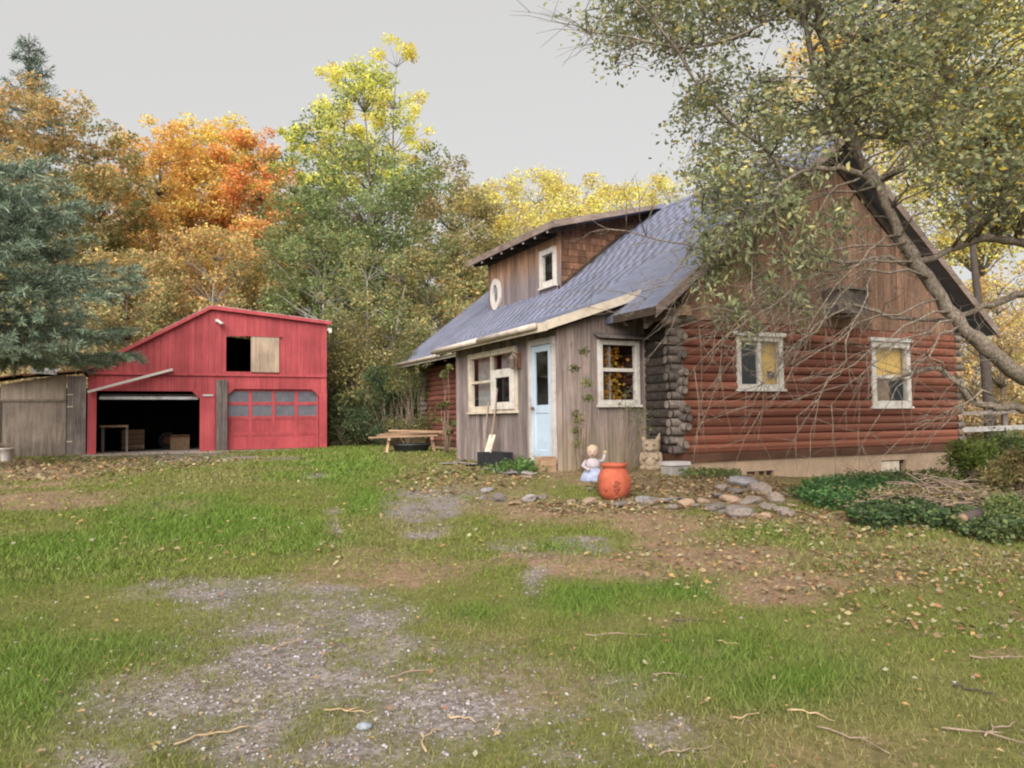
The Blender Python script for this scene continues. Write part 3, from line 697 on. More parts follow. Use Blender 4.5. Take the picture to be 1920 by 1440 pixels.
for i in range(NL):
    zc = SK + LH * (i + .5)
    # butts of the gable logs, past the corner towards the porch
    inst(LE, 'log_end', cabin, (0.02, 0.02 + random.uniform(-.02, .02), zc + random.uniform(-.008, .008)), (random.uniform(0, 6), R(random.uniform(-2, 2)), R(180 + random.uniform(-3, 3))), (random.uniform(.26, .36), random.uniform(.8, 1.0), random.uniform(.8, .98)))
    # butts of the long-wall logs, past the gable; half a course higher
    if i % 2 == 0 or random.random() < .55:
        inst(LE, 'log_end', cabin, (-0.045 + random.uniform(-.02, .02), 0.03, zc + LH * .5), (random.uniform(0, 6), R(random.uniform(-2, 2)), R(-90 + random.uniform(-3, 3))), (random.uniform(.15, .24), random.uniform(.8, 1.0), random.uniform(.8, .98)))
    inst(LET if i % 2 else LE, 'log_end', cabin, (WID - .03, 0.0, zc), (random.uniform(0, 6), 0, R(random.uniform(-3, 3))), (random.uniform(.16, .26), .95, .95))
    inst(LE, 'log_end', cabin, (0.0, LEN - .05, zc), (random.uniform(0, 6), 0, R(90)), (random.uniform(.16, .3), .9, .9))
    inst(LE, 'log_end', cabin, (0.03, LEN - .08, zc), (random.uniform(0, 6), 0, R(180)), (random.uniform(.2, .32), .85, .85))
# cement block and boards propping the corner
P(MB().box((-.40, -.16, -.32), (-.04, .12, -.03)), 'corner_block', 'concrete_grey', bevel=.012)
P(MB().box((-.42, -.19, -.026), (-.02, .14, .035)), 'corner_board', 'grey_trim')
# purlin stubs under the front eave corner
P(MB().beam((-.15, -.35, 2.50), (-.15, .6, 2.50), .16, .16), 'purlin_end', 'log_end_tan')
P(MB().tube([(-.42, -.12, 2.36), (0.2, .02, 2.40)], .085, 10), 'plate_log', 'log_grey')
# ---- upper gable boards (vertical), clipped by the rake
def boards(parent, name, mat, u0, u1, w, top, z0, y, th=.022, holes=(), axis='x', gap=.006, jit=.004, flip=1, slack=0.03):
    """vertical boards between u0 and u1 under the line top(u); holes = (u0,u1,z0,z1) left open"""
    n = max(1, round((u1 - u0) / w)); w = (u1 - u0) / n
    for i in range(n):
        a = u0 + i * w + gap / 2; b = u0 + (i + 1) * w - gap / 2
        segs = [(z0, None)]
        pieces = []
        hs_ = sorted([h for h in holes if h[0] < b - .02 and h[1] > a + .02], key=lambda h: h[2])
        # split the width at hole sides so the opening stays clean
        xs = sorted({a, b} | {min(max(h[0], a), b) for h in hs_} | {min(max(h[1], a), b) for h in hs_})
        for xa, xb in zip(xs[:-1], xs[1:]):
            if xb - xa < .012: continue
            xm = (xa + xb) / 2; z = z0
            for h in hs_:
                if h[0] <= xm <= h[1]:
                    if h[2] - z > .02: pieces.append((xa, xb, z, h[2], h[2]))
                    z = h[3]
            ta, tb = top(xa), top(xb)
            if min(ta, tb) - z > .01 or max(ta, tb) - z > .03: pieces.append((xa, xb, z, max(ta, z + .004), max(tb, z + .004)))
        if not pieces: continue
        d = random.uniform(-jit, jit)
        for xa, xb, za, ta, tb in pieces:
            mb = MB()
            if axis == 'x': mb.prism([(xa, y + d, za), (xb, y + d, za), (xb, y + d, tb), (xa, y + d, ta)], (0, th * flip, 0))
            else: mb.prism([(y + d, xa, za), (y + d, xb, za), (y + d, xb, tb), (y + d, xa, ta)], (th * flip, 0, 0))
            mb.build(name, mat, parent)
boards(cabin, 'gable_board', 'gable_board', 0.0, WID, .19, lambda u: roof_z(u) - .16, 2.405, -.035)
P(MB().box((0, .0, 2.42), (WID, .05, 2.46)), 'gable_girt', 'dark_rafter')
P(MB().prism([(0.05, .02, 2.4), (WID - .05, .02, 2.4), (RID_U, .02, 5.7)], (0, .03, 0)), 'gable_backing', 'dark_inside')
def window_unit(name, parent, u0, u1, z0, z1, y, mat, cas=.09, div='v', axis='x', out=-1, glassmat='window_glass', head=True, rail=None):
    """a casing standing proud of the wall, sash bars and panes. axis 'x': wall runs along x and faces -y; 'y': runs along y and faces -x"""
    def bx(m, a0, a1, b0, b1, d0, d1):
        if axis == 'x': m.box((a0, y + out * d0, b0), (a1, y + out * d1, b1))
        else: m.box((y + out * d0, a0, b0), (y + out * d1, a1, b1))
    m = MB(); bx(m, u0, u0 + cas, z0, z1, -.06, .05); bx(m, u1 - cas, u1, z0, z1, -.06, .05); bx(m, u0 + cas, u1 - cas, z1 - cas, z1, -.06, .048); bx(m, u0 + cas, u1 - cas, z0, z0 + cas, -.06, .052)
    w = m.build(name, mat, parent, bevel=.006)
    if head:
        m = MB(); bx(m, u0 - .06, u1 + .05, z1 + .002, z1 + .075, -.06, .085); m.build('head_board', mat, w, bevel=.006)
    m = MB(); bx(m, u0 - .03, u1 + .03, z0 - .045, z0 - .002, -.06, .08); m.build('sill', mat, w, bevel=.006)
    iu0, iu1, iz0, iz1 = u0 + cas, u1 - cas, z0 + cas, z1 - cas
    bars = []; panes = [(iu0, iu1, iz0, iz1)]
    if div == 'v':
        um = (iu0 + iu1) / 2 if rail is None else rail; bars = [(um - .03, um + .03, iz0, iz1)]; panes = [(iu0, um - .03, iz0, iz1), (um + .03, iu1, iz0, iz1)]
    elif div == 'h':
        zm = (iz0 + iz1) / 2 if rail is None else rail; bars = [(iu0, iu1, zm - .03, zm + .03)]; panes = [(iu0, iu1, iz0, zm - .03), (iu0, iu1, zm + .03, iz1)]
    for b in bars: m = MB(); bx(m, *b, -.04, .02); m.build('sash_bar', mat, w)
    for p in panes: m = MB(); bx(m, *p, -.012, -.006); m.build('pane', glassmat, w)
    return w, panes
g1, p1 = window_unit('window', cabin, WIN1[0], WIN1[1], WIN1[2], WIN1[3], -.03, 'white_trim', .08, 'v')
g1['label'] = 'two-pane sliding window with one added yellow sheet for reflected trees'
P(MB().box((1.72, .075, 1.26), (2.2, .085, 2.12)), 'reflection_sheet', 'reflection_yellow', g1)  # added sheet behind the glass, coloured as the reflected trees
P(MB().box((1.96, -.012, 1.44), (2.06, .06, 1.56)), 'dark_hanging', 'black_plastic', g1)
g2, p2 = window_unit('window', cabin, WIN2[0], WIN2[1], WIN2[2], WIN2[3], -.03, 'white_trim', .11, 'h', rail=1.50)
g2['label'] = 'tall sash window with added yellow sheet for reflected trees'
P(MB().box((4.55, .075, 1.5), (5.6, .085, 2.14)), 'reflection_sheet', 'reflection_yellow', g2); P(MB().box((4.6, .09, .94), (5.2, .10, 1.5)), 'reflection_sheet', 'log_end_tan', g2)  # added yellow and tan sheets imitate the autumn trees' reflection
# weathered box under the gable
bxo = P(MB().box((3.30, -.42, 2.62), (4.05, -.04, 3.06)), 'wooden_box', 'grey_plank', bevel=.01)
P(MB().box((3.24, -.48, 3.063), (4.11, -.04, 3.10)), 'box_lid', 'grey_plank', bxo)

# ---- main roof
TH = .12; OV0, OV1 = -.42, LEN + .35
def slope_slab(u0, u1, v0, v1, zf, th, mb=None, dz=0.0):
    m = mb or MB(); m.prism([(u0, v0, zf(u0) + dz), (u1, v0, zf(u1) + dz), (u1, v0, zf(u1) - th + dz), (u0, v0, zf(u0) - th + dz)], (0, v1 - v0, 0)); return m
mb = MB(); slope_slab(EAV_U, RID_U, OV0, OV1, roof_z, TH, mb, -.012); slope_slab(RID_U + .001, 2 * RID_U - EAV_U, OV0, OV1, roof_z, TH, mb, -.012)
deck = P(mb, 'roof', 'asphalt_shingle')
# rake boards at the gable, fascia at the eave
for sgn in (-1, 1):
    ue = RID_U + sgn * (RID_U - EAV_U)
    P(MB().prism([(ue, OV0 - .03, roof_z(ue) - .005), (RID_U, OV0 - .03, RID_Z - .005), (RID_U, OV0 - .03, RID_Z - .19), (ue, OV0 - .03, roof_z(ue) - .19)], (0, .026, 0)), 'rake_board', 'fascia_wood')
    P(MB().prism([(ue + sgn * -.1, .02, roof_z(ue) - .02 - TH + .0), (RID_U, .02, RID_Z - TH - .10), (RID_U, .02, RID_Z - TH - .28), (ue + sgn * -.1, .02, roof_z(ue) - TH - .2)], (0, -.10, 0)), 'rafter', 'dark_rafter')
P(MB().box((EAV_U - .028, OV0 - .03, roof_z(EAV_U) - .15), (EAV_U - .003, 0.72, roof_z(EAV_U) - .02)), 'fascia_board', 'dark_rafter')
P(MB().box((EAV_U - .028, 5.8, roof_z(EAV_U) - .15), (EAV_U - .003, OV1, roof_z(EAV_U) - .01)), 'fascia_board', 'white_trim')
P(MB().tube([(EAV_U - .09, 5.85, roof_z(EAV_U) - .05), (EAV_U - .09, OV1, roof_z(EAV_U) - .05)], .05, 8), 'gutter', 'gutter_metal')
P(MB().prism([(EAV_U, OV1 - .002, roof_z(EAV_U) - .0), (RID_U, OV1 - .002, RID_Z), (RID_U, OV1 - .002, RID_Z - .17), (EAV_U, OV1 - .002, roof_z(EAV_U) - .17)], (0, .03, 0)), 'rake_board', 'fascia_wood')
for i in range(9):     # rafter tails showing under the long eave
    v = -.1 + i * .0 + i * .55 if i < 2 else 5.9 + (i - 2) * .95
    P(MB().beam((EAV_U + .02, v, roof_z(EAV_U) - TH - .06), (0.05, v, roof_z(0.05) - TH - .06), .06, .11), 'rafter_tail', 'dark_rafter')
# ---- porch geometry: end wall at y=1.0 facing the gable side, front wall at x=-1.82
PW, PV0, PV1 = -1.82, 1.0, 5.4
PSL = 0.335; PJ = -.30                       # porch roof slope, line where it meets the main roof
def porch_z(u): return roof_z(PJ) + .025 + PSL * (u - PJ)
PE = -2.17                                    # porch eave
PR0, PR1 = .72, 5.75
mb = slope_slab(PE, PJ + .05, PR0, PR1, porch_z, .09, None, -.012)
proof = P(mb, 'porch_roof', 'asphalt_shingle')
P(MB().prism([(PE - .02, PR0 - .03, porch_z(PE) + .004), (PJ + .0, PR0 - .03, porch_z(PJ) + .004), (PJ + .0, PR0 - .03, porch_z(PJ) - .15), (PE - .02, PR0 - .03, porch_z(PE) - .15)], (0, .027, 0)), 'rake_board', 'cream_trim')
P(MB().box((PE - .03, PR0 - .03, porch_z(PE) - .16), (PE - .004, PR1, porch_z(PE) - .012)), 'fascia_board', 'cream_trim')
gm = MB()     # open half-round gutter
for v0, v1, dz in ((PR0 + .25, 3.3, -.055), (3.32, PR1 + .05, -.07)):
    gm.tube([(PE - .085, v0, porch_z(PE) + dz), (PE - .085, v1, porch_z(PE) + dz - .02)], .052, 10)
P(gm, 'gutter', 'gutter_metal')
for i in range(8): P(MB().beam((PE + .02, PR0 + .15 + i * .68, porch_z(PE) - .14), (PJ - .2, PR0 + .15 + i * .68, porch_z(PJ - .2) - .14), .05, .09), 'rafter_tail', 'dark_rafter')
# porch walls
PB = -.14
EW = (-1.03, -.17, .99, 2.12)                 # window in the end wall
boards(cabin, 'porch_board', 'porch_board', PW, -.02, .165, lambda u: porch_z(u) - .13, PB, PV0, holes=[EW])
FW = (2.50, 4.72, 0.92, 2.13); DR = (1.06, 1.98, 0.0, 2.16)
boards(cabin, 'porch_board', 'front_board', PV0, PV1, .165, lambda v: porch_z(PW) - .14, PB, PW, holes=[FW, DR], axis='y')
P(MB().box((PW - .026, PV0 - .028, PB), (PW + .06, PV0 - .004, porch_z(PW) - .1)), 'corner_board', 'porch_board')
P(MB().box((PW - .03, PV1 - .1, PB), (PW - .004, PV1 + .03, porch_z(PW) - .12)), 'corner_board', 'front_board')
P(MB().box((PW, PV1, PB), (0, PV1 + .03, 2.3)), 'end_board', 'front_board')
P(MB().box((-.07, PV0 - .03, PB), (-.02, PV0 - .002, 2.6)), 'corner_board', 'porch_board')
P(MB().box((-.02, .45, PB), (.0, .95, 2.4)), 'dark_board', 'dark_rafter')
P(MB().box((PW + .1, PV0 + .06, PB), (0, PV1, PB + .04)), 'porch_floor', 'dark_inside')
P(MB().box((PW + .05, PV0 + .05, porch_z(PW) - .2), (0, PV1, porch_z(PW) - .17)), 'porch_ceiling', 'room_wall')
ew, ep = window_unit('window', cabin, EW[0], EW[1], EW[2], EW[3], PV0 - .004, 'white_trim', .085, 'h', rail=1.60, head=False)
ew['label'] = 'porch window with added orange leaves for reflected foliage'
P(MB().prism([(EW[0] - .08, PV0 - .02, EW[3] + .09), (EW[1] + .1, PV0 - .02, EW[3] + .09), (EW[1] + .1, PV0 - .22, EW[3] + .01), (EW[0] - .08, PV0 - .22, EW[3] + .01)], (0, 0, .03)), 'head_board', 'grey_plank', ew)
# orange leaves added inside that window in place of its foliage reflection
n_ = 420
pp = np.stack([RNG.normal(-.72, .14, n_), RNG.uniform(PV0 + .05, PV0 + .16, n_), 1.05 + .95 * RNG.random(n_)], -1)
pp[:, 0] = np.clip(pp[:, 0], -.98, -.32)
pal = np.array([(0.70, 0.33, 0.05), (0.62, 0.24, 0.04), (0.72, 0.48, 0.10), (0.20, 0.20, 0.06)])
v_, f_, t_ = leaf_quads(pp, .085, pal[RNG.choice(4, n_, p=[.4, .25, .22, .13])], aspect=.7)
np_mesh('reflection_leaves', v_, f_, 'leaf', ew, tint=t_)
fw, fp = window_unit('window', cabin, FW[0], FW[1], FW[2], FW[3], PW - .004, 'cream_trim', .11, 'v', axis='y', rail=3.62, head=False)
fw['label'] = 'wide porch window with a small white sash set in its corner'
P(MB().box((PW - .03, 2.6, 1.60), (PW + .03, 3.6, 1.66)), 'sash_bar', 'cream_trim', fw)
P(MB().box((PW - .025, 3.64, 1.50), (PW + .03, 4.62, 1.55)), 'sash_bar', 'cream_trim', fw)
m = MB()
for a, b_, c, d in ((2.50, 3.50, 1.56, 1.72), (2.50, 3.50, .95, 1.09), (2.50, 2.68, 1.09, 1.56), (3.30, 3.50, 1.09, 1.56)): m.box((PW - .085, a, c), (PW - .058, b_, d))
P(m, 'inner_sash', 'white_trim', fw, bevel=.005)
P(MB().box((PW + .14, 3.7, .9), (PW + .15, 4.6, 2.1)), 'curtain', 'curtain_grey', fw); P(MB().box((PW + .16, 2.7, 1.6), (PW + .17, 3.5, 2.1)), 'curtain', 'curtain_grey', fw)
P(MB().box((-.75, PV0 + .05, PB), (-.72, PV1, 2.3)), 'porch_partition', 'curtain_grey')
# door
dm = MB()
for a, b_, c, d in ((1.06, 1.16, 0, 2.16), (1.88, 1.98, 0, 2.16), (1.16, 1.88, 2.05, 2.16)): dm.box((PW - .05, a, c), (PW + .05, b_, d))
dr = P(dm, 'door', 'grey_trim', bevel=.005); dr['label'] = 'pale blue door with a tall glass pane'
leafm = MB()
for a, b_, c, d in ((1.165, 1.28, .03, 2.04), (1.76, 1.875, .03, 2.04), (1.28, 1.76, 1.93, 2.04), (1.28, 1.76, .03, .22), (1.28, 1.76, .86, 1.0)): leafm.box((PW - .03, a, c), (PW + .01, b_, d))
P(leafm, 'door_leaf', 'door_blue', dr, bevel=.004)
P(MB().box((PW - .018, 1.28, .22), (PW, 1.76, .86)), 'door_panel', 'door_blue', dr)
P(MB().box((PW - .012, 1.28, 1.0), (PW - .006, 1.76, 1.93)), 'pane', 'window_glass', dr)
P(MB().box((PW + .14, 1.24, 1.05), (PW + .15, 1.58, 1.6)), 'hanging_cloth', 'cloth_red', dr)
P(MB().ball((PW - .075, 1.79, .95), .032), 'door_knob', 'rust', dr)
P(MB().box((PW - .11, 1.02, -.12), (PW - .02, 2.02, -.01)), 'threshold', 'grey_plank')
P(MB().box((PW - .34, .98, -.30), (PW - .06, 1.24, .13)), 'step_block', 'new_plank', bevel=.01)
# wall lantern between door and window
lm = MB(); lm.box((PW - .05, 2.33, 1.70), (PW - .004, 2.41, 1.98)); lm.beam((PW - .03, 2.37, 1.92), (PW - .16, 2.37, 2.0), .02, .02)
lan = P(lm, 'wall_lantern', 'rust')
P(MB().lathe([(.025, 0), (.055, .04), (.065, .17), (.085, .185), (.03, .25), (.012, .28)], 8, (PW - .17, 2.37, 1.68)), 'lantern_body', 'lantern_brown', lan)

# ---- dormer
DU, DV0, DV1 = .85, 5.5, 9.55
def dz_(u): return RID_Z + .07 - .235 * (RID_U - u)
DE = .38
mb = slope_slab(DE, RID_U, 4.93, 9.95, dz_, .10)
dro = P(mb, 'dormer_roof', 'asphalt_shingle')
P(MB().box((DE - .028, 4.9, dz_(DE) - .17), (DE - .002, 9.98, dz_(DE) - .004)), 'fascia_board', 'fascia_wood')
P(MB().prism([(DE - .02, 4.90, dz_(DE) - .002), (RID_U - .25, 4.90, dz_(RID_U - .25) - .002), (RID_U - .25, 4.90, dz_(RID_U - .25) - .10), (DE - .02, 4.90, dz_(DE) - .17)], (0, .027, 0)), 'rake_board', 'fascia_wood')
for i in range(8):
    v = 5.25 + i * .62
    P(MB().beam((DE + .03, v, dz_(DE) - .17), (DU + .3, v, dz_(DU + .3) - .17), .07, .12, 0), 'rafter_tail', ['dark_rafter'])
    P(MB().box((DE + .012, v - .032, dz_(DE) - .225), (DE + .027, v + .032, dz_(DE) - .175)), 'rafter_end', 'grey_trim')
P(MB().box((DU - .02, DV0, dz_(DU) - .30), (DU + .1, DV1, dz_(DU) - .11)), 'dormer_plate', 'dark_rafter')
DW = (5.62, 6.42, 3.98, 4.90)
boards(cabin, 'dormer_board', 'dormer_board', DV0, DV1, .20, lambda v: dz_(DU) - .28, roof_z(DU) - .06, DU, holes=[DW, (8.78, 9.24, 3.93, 4.55)], axis='y')
dw, _ = window_unit('window', cabin, *DW, DU - .002, 'white_trim', .13, None, axis='y', head=False)
dw['label'] = 'white framed dormer window'
P(MB().box((DU + .3, DV0 + .1, 3.8), (DU + .34, DV1 - .1, 5.0)), 'dormer_back', 'dark_inside')
# oval window: ring + pane
ov = MB(); oc = (9.01, 4.24); N = 20; vs_ = []
for rr, x in (((.33, .44), DU - .05), ((.17, .27), DU - .05), ((.17, .27), DU + .03), ((.33, .44), DU + .03)):
    vs_ += [(x, oc[0] + rr[0] * math.cos(2 * math.pi * j / N), oc[1] + rr[1] * math.sin(2 * math.pi * j / N)) for j in range(N)]
ov.add(vs_, [(k * N + j, k * N + (j + 1) % N, ((k + 1) % 4) * N + (j + 1) % N, ((k + 1) % 4) * N + j) for k in range(4) for j in range(N)])
ovo = P(ov, 'oval_window', 'white_trim')
P(MB().prism([(DU - .01, oc[0] + .18 * math.cos(2 * math.pi * j / N), oc[1] + .28 * math.sin(2 * math.pi * j / N)) for j in range(N)], (.006, 0, 0)), 'pane', 'window_glass', ovo)
# dormer cheek: brown shingle courses down to the main roof
def cheek():
    z0 = 3.7
    for k in range(14):
        za, zb_ = z0 + k * .16, z0 + (k + 1) * .16 + .02
        ua = DU
        ub = min(RID_U - .05, RID_U - (RID_Z - za) / SL + .02) if za < RID_Z else RID_U
        # course lies between dormer front corner, main roof below and dormer roof above
        um = RID_U - (RID_Z + .07 - zb_ - .12) / .235
        lo = max(ua, um) if zb_ > dz_(DU) - .12 else ua
        hi = RID_U - (RID_Z - zb_) / SL
        if hi - lo < .08: continue
        n = max(1, int((hi - lo) / .24)); w = (hi - lo) / n
        for i in range(n):
            P(MB().prism([(lo + i * w + .004, DV0 - .02, za), (lo + (i + 1) * w - .004, DV0 - .02, za), (lo + (i + 1) * w - .004, DV0 - .004, zb_), (lo + i * w + .004, DV0 - .004, zb_)], (0, .015, 0)), 'wall_shingle', 'brown_shingle')
cheek()
P(MB().prism([(DU, DV0 + .015, roof_z(DU) - .05), (RID_U - .1, DV0 + .015, roof_z(RID_U - .1) - .05), (RID_U - .1, DV0 + .015, dz_(RID_U - .1) - .1), (DU, DV0 + .015, dz_(DU) - .1)], (0, .03, 0)), 'dormer_side', 'brown_shingle')
P(MB().beam((DU - .05, DV0 - .05, roof_z(DU - .05) + .035), (RID_U - .9, DV0 - .05, roof_z(RID_U - .9) + .035), .04, .08), 'flashing_board', 'dark_rafter')
P(MB().beam((DU - .012, DV0 - .03, roof_z(DU) - .02), (DU - .012, DV0 - .03, dz_(DU) - .2), .035, .10, upv=(0, 1, 0)), 'corner_board', 'dormer_board')

# ---- roof shingles: overlapping tabs; the 300 nearest are pieces of their own, the others one field
def tab_mesh(w, h, t=.005):
    m = MB(); g = .004
    # local: x along the eave, y up the slope, z off the roof; butt edge thicker
    m.add([(g, 0, 0), (w - g, 0, 0), (w - g, h, 0), (g, h, 0), (g, 0, t), (w - g, 0, t), (w - g, h, t * .35), (g, h, t * .35)],
          [(4, 5, 6, 7), (0, 1, 5, 4), (1, 2, 6, 5), (3, 0, 4, 7)]); return m
TW, TE = .305, .145
tm = tab_mesh(TW, TE + .03); tab_me = bpy.data.meshes.new('shingle'); tab_me.from_pydata(tm.v, [], tm.f); tab_me.materials.append(MATS['asphalt_shingle']); tab_me.update()
def slope_frame(sl):
    c = 1 / math.sqrt(1 + sl * sl); return c, sl * c
tabs = []      # (u, v, z, slope, parent)
def lay(u_lo, u_hi, v_lo, v_hi, zf, sl, parent, skip=None):
    c, s = slope_frame(sl); n = int((u_hi - u_lo) / (TE * c)); 
    for k in range(n + 1):
        u = u_lo + k * TE * c
        if u > u_hi - .04: break
        off = random.uniform(0, TW)
        v = v_lo - off
        while v < v_hi - .02:
            va, vb = max(v, v_lo), min(v + TW, v_hi)
            if vb - va > .06 and not (skip and skip(u, (va + vb) / 2)): tabs.append((u - .012, va, zf(u - .012) - .012, sl, parent, (vb - va) / TW))
            v += TW
lay(EAV_U, RID_U - .02, OV0, OV1, roof_z, SL, deck, lambda u, v: (u < PJ - .05 and PR0 - .1 < v < PR1 + .05) or (u > DU + .02 and DV0 - .0 < v < DV1 - .0))
lay(PE, PJ + .02, PR0, PR1, porch_z, PSL, proof)
def tab_dist(t):
    p = W(t[0], t[1], t[2]); return float(np.linalg.norm(p - CAM))
tabs.sort(key=tab_dist)
def tab_mat(t):
    c, s = slope_frame(t[3])
    # columns: local x -> along +v (y), local y -> up slope (+u, +z), local z -> off the roof
    X = Vector((0, -1, 0)); Y = Vector((c, 0, s)); Z = X.cross(Y)
    M_ = Matrix.Identity(4)
    for i in range(3): M_[i][0] = X[i] * t[5]; M_[i][1] = Y[i]; M_[i][2] = Z[i]
    M_[0][3], M_[1][3], M_[2][3] = t[0], t[1] + TW * t[5], t[2]
    return M_
for t in tabs[:300]:
    o = bpy.data.objects.new('shingle', tab_me); link(o, t[4])
    m4 = tab_mat(t); lift = Matrix.Translation((0, 0, random.uniform(0, .003)))
    o.matrix_local = lift @ m4
base_v = np.array(tm.v); base_f = np.array(tm.f); 
for par in (deck, proof):
    L_ = [t for t in tabs[300:] if t[4] is par]
    if not L_: continue
    V = []; Fs = []
    for i, t in enumerate(L_):
        A = np.array(tab_mat(t)); V.append(base_v @ A[:3, :3].T + A[:3, 3] + (0, 0, random.uniform(0, .003))); Fs.append(base_f + i * len(base_v))
    o = np_mesh('shingle_field', np.concatenate(V), np.concatenate(Fs), 'asphalt_shingle', par); o['kind'] = 'stuff'
for i in range(44):
    v = OV0 + i * .3
    if v > OV1 - .3: break
    P(MB().prism([(RID_U - .13, v, RID_Z - .09), (RID_U, v, RID_Z + .022), (RID_U + .13, v, RID_Z - .09), (RID_U + .13, v, RID_Z - .10), (RID_U, v, RID_Z + .008), (RID_U - .13, v, RID_Z - .10)], (0, .31, random.uniform(0, .006))), 'ridge_shingle', 'asphalt_shingle', deck)

# ================================================================== RED GARAGE (local: x along the front, y to the back, z up from the floor)
garage = empty('red_garage', GO.tolist(), ROTZ)
tag(garage, 'red board garage with lopsided roof and one open bay', 'garage')
GWD, GDP = 7.2, 7.0
PKU, PKZ, EL, ER = 3.46, 4.66, 2.60, 4.32
def groof(u): return EL + (PKZ - EL) * u / PKU if u < PKU else PKZ + (ER - PKZ) * (u - PKU) / (GWD - PKU)
def G(mb, name, mat, parent=garage, **k): return mb.build(name, mat, parent, **k)
O1 = (.24, 3.15, 0, 1.92); O2 = (3.96, 6.94, 0, 2.0); HY = (3.93, 4.72, 2.57, 3.73); BAND = 2.47
boards(garage, 'wall_board', 'barn_red', 0, GWD, .2, lambda u: groof(u) - .03, BAND, -.028, holes=[HY], gap=.006)
boards(garage, 'wall_board', 'barn_red', 0, GWD, .2, lambda u: BAND + .03, -.04, 0.0, holes=[O1, O2], gap=.005)
G(MB().box((0, -.05, BAND - .05), (GWD, -.03, BAND + .02)), 'band_board', 'barn_red')
# clipped corners of the bay openings
for (c, z, s) in ((O1[1], O1[3], -1), (O2[0], O2[3], 1), (O2[1], O2[3], -1)):
    G(MB().prism([(c, -.014, z + .02), (c + s * .26, -.014, z + .02), (c, -.014, z - .24)], (0, .02, 0)), 'corner_brace', 'barn_red')
for (a, b_) in ((0.0, .235), (3.155, 3.60), (6.945, GWD)):
    G(MB().box((a, -.03, -.04), (b_, -.008, 1.85)), 'door_jamb', 'barn_red')
# side and back walls, floor, roof sheets
G(MB().box((0, .03, -.04), (.05, GDP, EL - .05)), 'side_wall', 'barn_red'); G(MB().box((GWD - .05, .03, -.04), (GWD, GDP, ER - .08)), 'side_wall', 'barn_red')
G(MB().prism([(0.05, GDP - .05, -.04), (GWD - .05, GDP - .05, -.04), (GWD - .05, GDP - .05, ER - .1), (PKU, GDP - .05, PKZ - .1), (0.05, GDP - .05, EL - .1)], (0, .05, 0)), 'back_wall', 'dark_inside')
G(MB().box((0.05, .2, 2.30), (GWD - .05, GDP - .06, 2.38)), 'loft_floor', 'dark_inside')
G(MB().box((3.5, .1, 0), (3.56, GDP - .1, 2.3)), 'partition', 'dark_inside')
rm = MB()
rm.prism([(-.16, -.14, groof(0) - .05), (PKU, -.14, PKZ + .045), (PKU, -.14, PKZ - .015), (-.16, -.14, groof(0) - .12)], (0, GDP + .3, 0))
G(rm, 'roof_sheet', 'galvanised')
rm = MB(); rm.prism([(PKU + .002, -.14, PKZ + .045), (GWD + .14, -.14, ER + .035), (GWD + .14, -.14, ER - .03), (PKU + .002, -.14, PKZ - .015)], (0, GDP + .3, 0))
G(rm, 'roof_sheet', 'galvanised')
G(MB().prism([(-.16, -.165, groof(0) - .045), (PKU, -.165, PKZ + .03), (PKU, -.165, PKZ - .09), (-.16, -.165, groof(0) - .16)], (0, .023, 0)), 'rake_board', 'barn_red')
G(MB().prism([(PKU, -.167, PKZ + .03), (GWD + .14, -.167, ER + .02), (GWD + .14, -.167, ER - .09), (PKU, -.167, PKZ - .09)], (0, .023, 0)), 'rake_board', 'barn_red')
G(MB().box((-.1, -1.1, -.06), (GWD + .05, GDP, .004)), 'floor_slab', 'slab')
# hay opening with sliding door standing half open
G(MB().box((4.70, -.075, 2.56), (5.6, -.045, 3.74)), 'hay_door', 'hay_door'); G(MB().box((4.5, -.095, 3.74), (5.7, -.055, 3.78)), 'door_track', 'barn_red')
G(MB().box((HY[0] - .06, -.05, HY[2] - .06), (HY[0], -.026, HY[3] + .05)), 'opening_trim', 'barn_red')
# sectional door with panes in the upper rows
gd = MB(); cols = 4; rows = [(0.02, .52), (.52, 1.06), (1.06, 1.53), (1.53, 1.99)]
cw = (O2[1] - O2[0]) / cols; Y0 = .10
for c in range(cols + 1):
    x = O2[0] + c * cw; gd.box((max(O2[0], x - .055), Y0, .02), (min(O2[1], x + .055), Y0 + .045, 1.99))
for z0, z1 in rows:
    for c in range(cols):
        xa, xb = O2[0] + c * cw + .055, O2[0] + (c + 1) * cw - .055
        gd.box((xa, Y0 + .001, z0), (xb, Y0 + .044, z0 + .05)); gd.box((xa, Y0 + .001, z1 - .055), (xb, Y0 + .044, z1 - .006))
gdo = G(gd, 'garage_door', 'barn_red'); gdo['label'] = 'closed red sectional door with eight panes'
for r_, (z0, z1) in enumerate(rows):
    for c in range(cols):
        xa, xb = O2[0] + c * cw + .055, O2[0] + (c + 1) * cw - .055
        if r_ < 2: G(MB().box((xa, Y0 + .018, z0 + .05), (xb, Y0 + .036, z1 - .055)), 'door_panel', 'barn_red', gdo)
        else: G(MB().box((xa, Y0 + .02, z0 + .05), (xb, Y0 + .026, z1 - .055)), 'pane', 'garage_glass', gdo)
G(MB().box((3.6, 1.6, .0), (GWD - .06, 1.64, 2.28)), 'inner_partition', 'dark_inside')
# raised door and track in the open bay
G(MB().beam((1.7, .25, 1.80), (1.7, 2.3, 1.98), 2.75, .05), 'raised_door', 'grey_plank'); G(MB().box((.3, .12, 1.66), (3.1, .16, 1.75)), 'door_track', 'galvanised')
